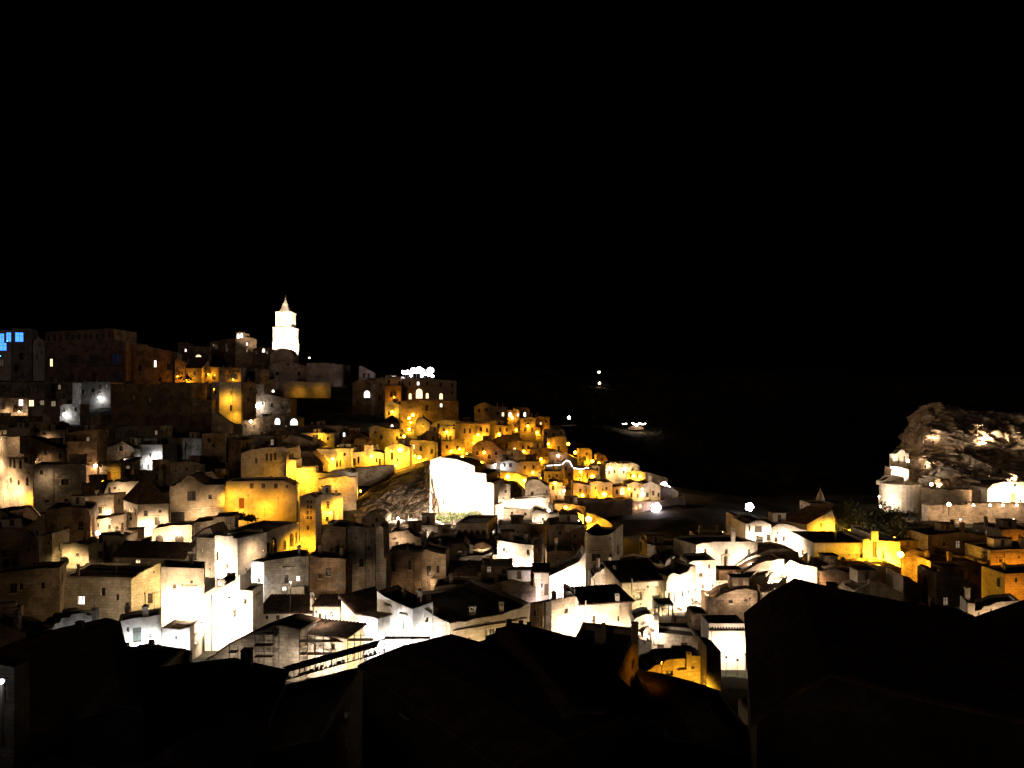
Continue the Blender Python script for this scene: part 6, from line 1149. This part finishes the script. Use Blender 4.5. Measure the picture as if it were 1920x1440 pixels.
for (px, py0, py1, Y, lab) in [(1230, 1098, 1070, 128, 'thin aerial pole on the dark-roofed yellow house'), (1276, 1018, 1002, 165, 'aerial pole behind the beige gorge-edge wall'), (904, 1052, 1024, 160, 'lamp-topped pole by the dark gabled roofs'), (519, 902, 890, 205, 'aerial post at the end of the orange hall'), (1366, 1330, 1288, 70, 'thin pole by the black corner house')]:
    t = thing('aerial_pole', at(px, py0, Y), lab, 'aerial'); mb = MB(); mb.tube(at(px, py0, Y), at(px, py1, Y), .05, 'metal', 5); mb.tube(at(px-3, py1+2, Y), at(px+3, py1+2, Y), .03, 'metal', 4); mb.build('mast', t)
# satellite dishes
for (px, py, Y, r_, lab) in [(1282, 1065, 150, .55, 'white satellite dish on the brown hipped roof'), (121, 1052, 150, .9, 'grey satellite dish on the dark roofs at left'), (940, 1138, 108, .5, 'satellite dish by the right roof chimney')]:
    t = thing('satellite_dish', at(px, py, Y), lab, 'satellite dish'); mb = MB(); c = at(px, py, Y)
    for k in range(4):
        for j in range(12):
            a0, a1 = j*math.pi/6, (j+1)*math.pi/6; f = lambda q, a: c+Vector((q*math.cos(a)*r_, -(q*q)*r_*-.0+(q*q-1)*.0-(1-q*q)*-.18*r_, q*math.sin(a)*r_)); mb.face([f(k/4, a0), f((k+1)/4, a0), f((k+1)/4, a1), f(k/4, a1)][0 if k else 0:], 'frame_pale')
    mb.build('dish', t); mb = MB(); mb.tube(c+Vector((0, .2, -.1)), c+Vector((0, .2, -1.4)), .04, 'metal', 5); mb.tube(c+Vector((0, .1, -r_)), c+Vector((0, -.5, 0)), .02, 'metal', 4); mb.build('mount', t)
c = at(1186, 1168, 112); c2 = at(1332, 1168, 112); mb = MB(); mb.face([c, c2, Vector((c2.x+2, 128, c.z)), Vector((c.x-2, 128, c.z))], 'plaza'); mb.face([c-Vector((0,0,2)), c2-Vector((0,0,2)), c2, c], 'tuff'); o = mb.build('plaza', None, org=c); o['kind'] = 'structure'
# pergola, benches on the terrace
c = at(1248, 1166, 112); s = 112/K
t = thing('pergola', c, 'white flat-topped pergola on the lit terrace', 'pergola')
for dx in (-13, 13):
    for dy in (0, 3): mb = MB(); mb.box(c+Vector((dx*s, dy, 0)), (.09, 0, 0), (0, .09, 0), (0, 0, 2.4), 'frame_pale'); mb.build('post', t)
mb = MB(); mb.box(c+Vector((0, 1.5, 2.4)), (15.5*s, 0, 0), (0, 1.9, 0), (0, 0, .22), 'awning'); mb.build('roof', t)
for i in range(7): mb = MB(); mb.box(c+Vector(((-14+i*4.7)*s, 1.5, 2.63)), (.05, 0, 0), (0, 1.95, 0), (0, 0, .1), 'timber'); mb.build('beam', t)
def bench(px, py, Y, rz, label):
    c = at(px, py, Y); t = thing('garden_bench', (0, 0, 0), label, 'bench'); 
    for i in range(4): mb = MB(); mb.box(Vector((0, -.25+i*.15, .45)), (1.1, 0, 0), (0, .06, 0), (0, 0, .05), 'timber'); mb.build('slat', t)
    for i in range(3): mb = MB(); mb.box(Vector((0, .3+.03*i, .6+i*.17)), (1.1, 0, 0), (0, .025, 0), (0, 0, .12), 'timber'); mb.build('back_slat', t)
    for x in (-1, 1):
        for y_ in (-.25, .3): mb = MB(); mb.box(Vector((x, y_, 0)), (.05, 0, 0), (0, .05, 0), (0, 0, .45 if y_ < 0 else 1.05), 'timber'); mb.build('leg', t)
    t.location = c; t.rotation_euler = (0, 0, rz)
bench(1278, 1163, 112, .2, 'brown slatted bench on the lit terrace, left of the lounger'); bench(1292, 1158, 113, 1.1, 'brown slatted seat turned sideways at the terrace end')
bench(1312, 1138, 121, -.2, 'small bench on the white square beside slit windows')
t = thing('round_table', at(1265, 1166, 110), 'round table on the lit terrace beside the pergola', 'table'); mb = MB(); c = at(1265, 1166, 110); mb.lathe(c, [(.3, 0), (.05, .08), (.05, .7), (.6, .72), (.6, .76), (0, .76)], 'timber', 14); mb.build('table_top', t)
# leaning timber beam on the pink-white house; terrace railing in the foreground
mb = MB(); mb.box(at(1318, 1094, 132), (.55, 0, .0), (0, .15, 0), at(1311, 1064, 133.5)-at(1318, 1094, 132), 'timber'); o = mb.build('timber_beam', None, org=at(1318, 1094, 132)); o['label'] = 'dark timber panel leaning on the pink-white house'; o['category'] = 'beam'
t = thing('terrace_railing', at(630, 1255, 84), 'long dark terrace railing with glints running to the white house', 'railing')
A_, B_ = (531, 1276, 78), (722, 1222, 88)
f = lambda q, dz=0: at(A_[0]+(B_[0]-A_[0])*q, A_[1]+(B_[1]-A_[1])*q-dz, A_[2]+(B_[2]-A_[2])*q)
for dz, r_ in ((0, .07), (14, .05), (24, .07)): mb = MB(); mb.tube(f(0, dz), f(1, dz), r_, 'iron', 6); mb.build('rail', t)
for i in range(20): mb = MB(); mb.tube(f(i/19), f(i/19, 24), .05, 'iron', 5); mb.build('post', t)
mb = MB(); a_, b2 = f(.02, 17), f(.93, 17); mb.box((a_+b2)/2, (b2-a_)*.5, (0, .6, 0), (0, 0, .35), 'roof_tile'); mb.build('canopy', t)
for i in range(22):
    q = .02+i*.044
    if R.random() < .25: continue
    mb = MB(); mb.box(f(q, 1.5), (R.uniform(.1, .28), 0, .06), (0, .1, 0), (0, 0, R.uniform(.12, .35)), 'tuff' if R.random() < .5 else 'frame_pale'); mb.build('planter', t)
# conical finial in the lower right gap
c = at(1309, 1262, 88); s = 88/K; t = thing('stone_finial', c, 'dark stone finial silhouette before the golden gable', 'finial'); mb = MB()
mb.lathe(c, [(9*s, -8*s), (9*s, 0), (10*s, 1*s), (6*s, 3*s), (5.4*s, 10*s), (6.2*s, 11*s), (3*s, 15*s), (1.6*s, 17*s), (2*s, 18.5*s), (0, 21*s)], 'tuff_grey', 12); mb.build('body', t)
# washing on the roof in the shadowed court
t = thing('washing_line', at(848, 1115, 128), 'pale laundry hanging in the shadowed court', 'washing line'); mb = MB(); mb.tube(at(832, 1102, 128), at(866, 1102, 128), .02, 'metal', 4); mb.tube(at(832, 1102, 128), at(832, 1118, 128), .04, 'metal', 4); mb.tube(at(866, 1102, 128), at(866, 1118, 128), .04, 'metal', 4); mb.build('line', t)
for px, w_, h_ in ((841, 3, 9), (847, 3.5, 6), (855, 3, 12)): mb = MB(); mb.box(at(px, 1102+h_, 128), (w_/2*128/K, 0, 0), (0, .02, 0), (.1, .08, h_*128/K), 'awning'); mb.build('sheet', t)
# ---------------------------------------------------------------- terrain: one sheet through every building's foot
C = [tuple(p) for p in BASES]
for px, py, Y in [(1300,1010,260),(1400,1000,300),(1250,1010,330),(1500,990,330),(1350,980,420),(1200,960,400),(1600,960,330),(1100,930,420),(1200,990,250),(1150,1010,215),
    (1067,795,620),(1190,803,800),(1123,706,955),(1123,726,925),(900,790,450),(1000,800,440),(1000,690,900),(1200,690,1000),(1400,690,1000),(1650,700,1000),(1900,700,1000),(1300,760,750),(1500,780,700),(1750,780,650),(1950,780,600),(800,690,950),(700,720,600),(500,700,560),(300,690,520),(0,690,500),(200,715,900),(500,715,1000),
    (1500,860,520),(1300,870,540),(1150,850,560),(1700,960,300),(1850,960,300)]: C.append(tuple(at(px, py, Y)))
for x, y_, z in [(-60,10,-14),(0,10,-14),(60,10,-14),(-60,-40,-10),(0,-40,-10),(60,-40,-10),(-40,30,-22),(0,30,-23),(40,30,-23),(-500,1300,20),(0,1300,60),(500,1300,60),(1000,1300,60),(-700,300,10),(-700,800,20),(900,400,30),(900,800,60),(1200,1200,60)]: C.append((x, y_, z))
C = np.array(C)
xs = np.concatenate([np.linspace(-900, -260, 18)[:-1], np.linspace(-260, 260, 120), np.linspace(260, 1300, 26)[1:]]); ys = np.concatenate([np.linspace(-60, 480, 130), np.linspace(480, 1500, 32)[1:]])
XX, YY = np.meshgrid(xs, ys); Q = np.stack([XX.ravel(), YY.ravel()], 1); Z = np.zeros(len(Q))
for i in range(0, len(Q), 2000):
    d2 = ((Q[i:i+2000, None, :]-C[None, :, :2])**2).sum(2)+4.; w_ = 1/d2**1.8; Z[i:i+2000] = (w_*C[None, :, 2]).sum(1)/w_.sum(1)
nz = np.array([noise.fractal(Vector((x*.05, y_*.05, 0)), .9, 2., 4) for x, y_ in Q])
Z = Z-.8+nz*np.clip((YY.ravel()-20)/300, .1, 3.)*.5
nx = len(xs); F = [(j*nx+i, j*nx+i+1, (j+1)*nx+i+1, (j+1)*nx+i) for j in range(len(ys)-1) for i in range(nx-1)]
me = bpy.data.meshes.new('ground'); me.from_pydata([(Q[i, 0], Q[i, 1], Z[i]) for i in range(len(Q))], [], F); me.materials.append(MATS['scrub']); g = bpy.data.objects.new('ground', me); COL.objects.link(g); g['kind'] = 'structure'
# far lights across the gorge
GB = BVHTree.FromPolygons([v.co.copy() for v in me.vertices], F)
def gy(px, py):
    h = GB.ray_cast(Vector((0, 0, 0)), at(px, py, 1.).normalized(), 3000); return h[0].y if h[0] is not None else 900
Y_ = gy(1067, 797)-3; flood(1067, 785, Y_, 'N', 200, 'lone double lamp on the dark slope past the hill', Y_*.0019, Y_*.006, n='post_lamp'); 
Y_ = gy(1123, 704)-4; flood(1123, 699, Y_, 'N', 60, 'upper distant lamp on the far plateau', Y_*.0011, Y_*.004, n='post_lamp'); Y_ = gy(1124, 725)-4; flood(1124, 719.5, Y_, 'W', 60, 'lower distant lamp on the far plateau', Y_*.0012, Y_*.004, n='post_lamp')
Y_ = gy(1190, 806)-8; s = Y_/K; t = thing('distant_farmhouse', at(1190, 803, Y_), 'distant lit farmhouse terrace across the gorge', 'farmhouse')
mb = MB(); c = at(1192, 806, Y_+3); mb.box(c, (14*s,0,0), (0,3,0), (0,0,5*s), 'tuff_brown'); mb.box(c+Vector((0,0,5*s)), (12*s,0,0), (0,2.6,0), (0,0,2*s), 'roof_tile', .6); mb.build('wall', t)
for px, py, s_ in [(1171,794.5,1.),(1168,794.5,.9),(1174,794.5,.8),(1186,793,1.),(1190,795,1.8),(1195,796,2.),(1199,794,1.8),(1203,795,1.5),(1207,795,1.2),(1193,798,1.2),(1210,794,.7)]:
    mb = MB(); q = at(px, py, Y_-1); mb.lathe(q-Vector((0, 0, s_*s*.8)), [(0, 0), (s_*s*1.3, s_*s*.3), (s_*s*1.4, s_*s*.9), (0, s_*s*1.5)], 'glow_N', 9); mb.build('lamp_globe', t)
    mb = MB(); mb.tube(q, q-Vector((0, 0, 8*s)), .1, 'iron', 5); mb.build('post', t)
for o in bpy.data.objects:
    for k_ in ('_o', '_wm'):
        if k_ in o: del o[k_]
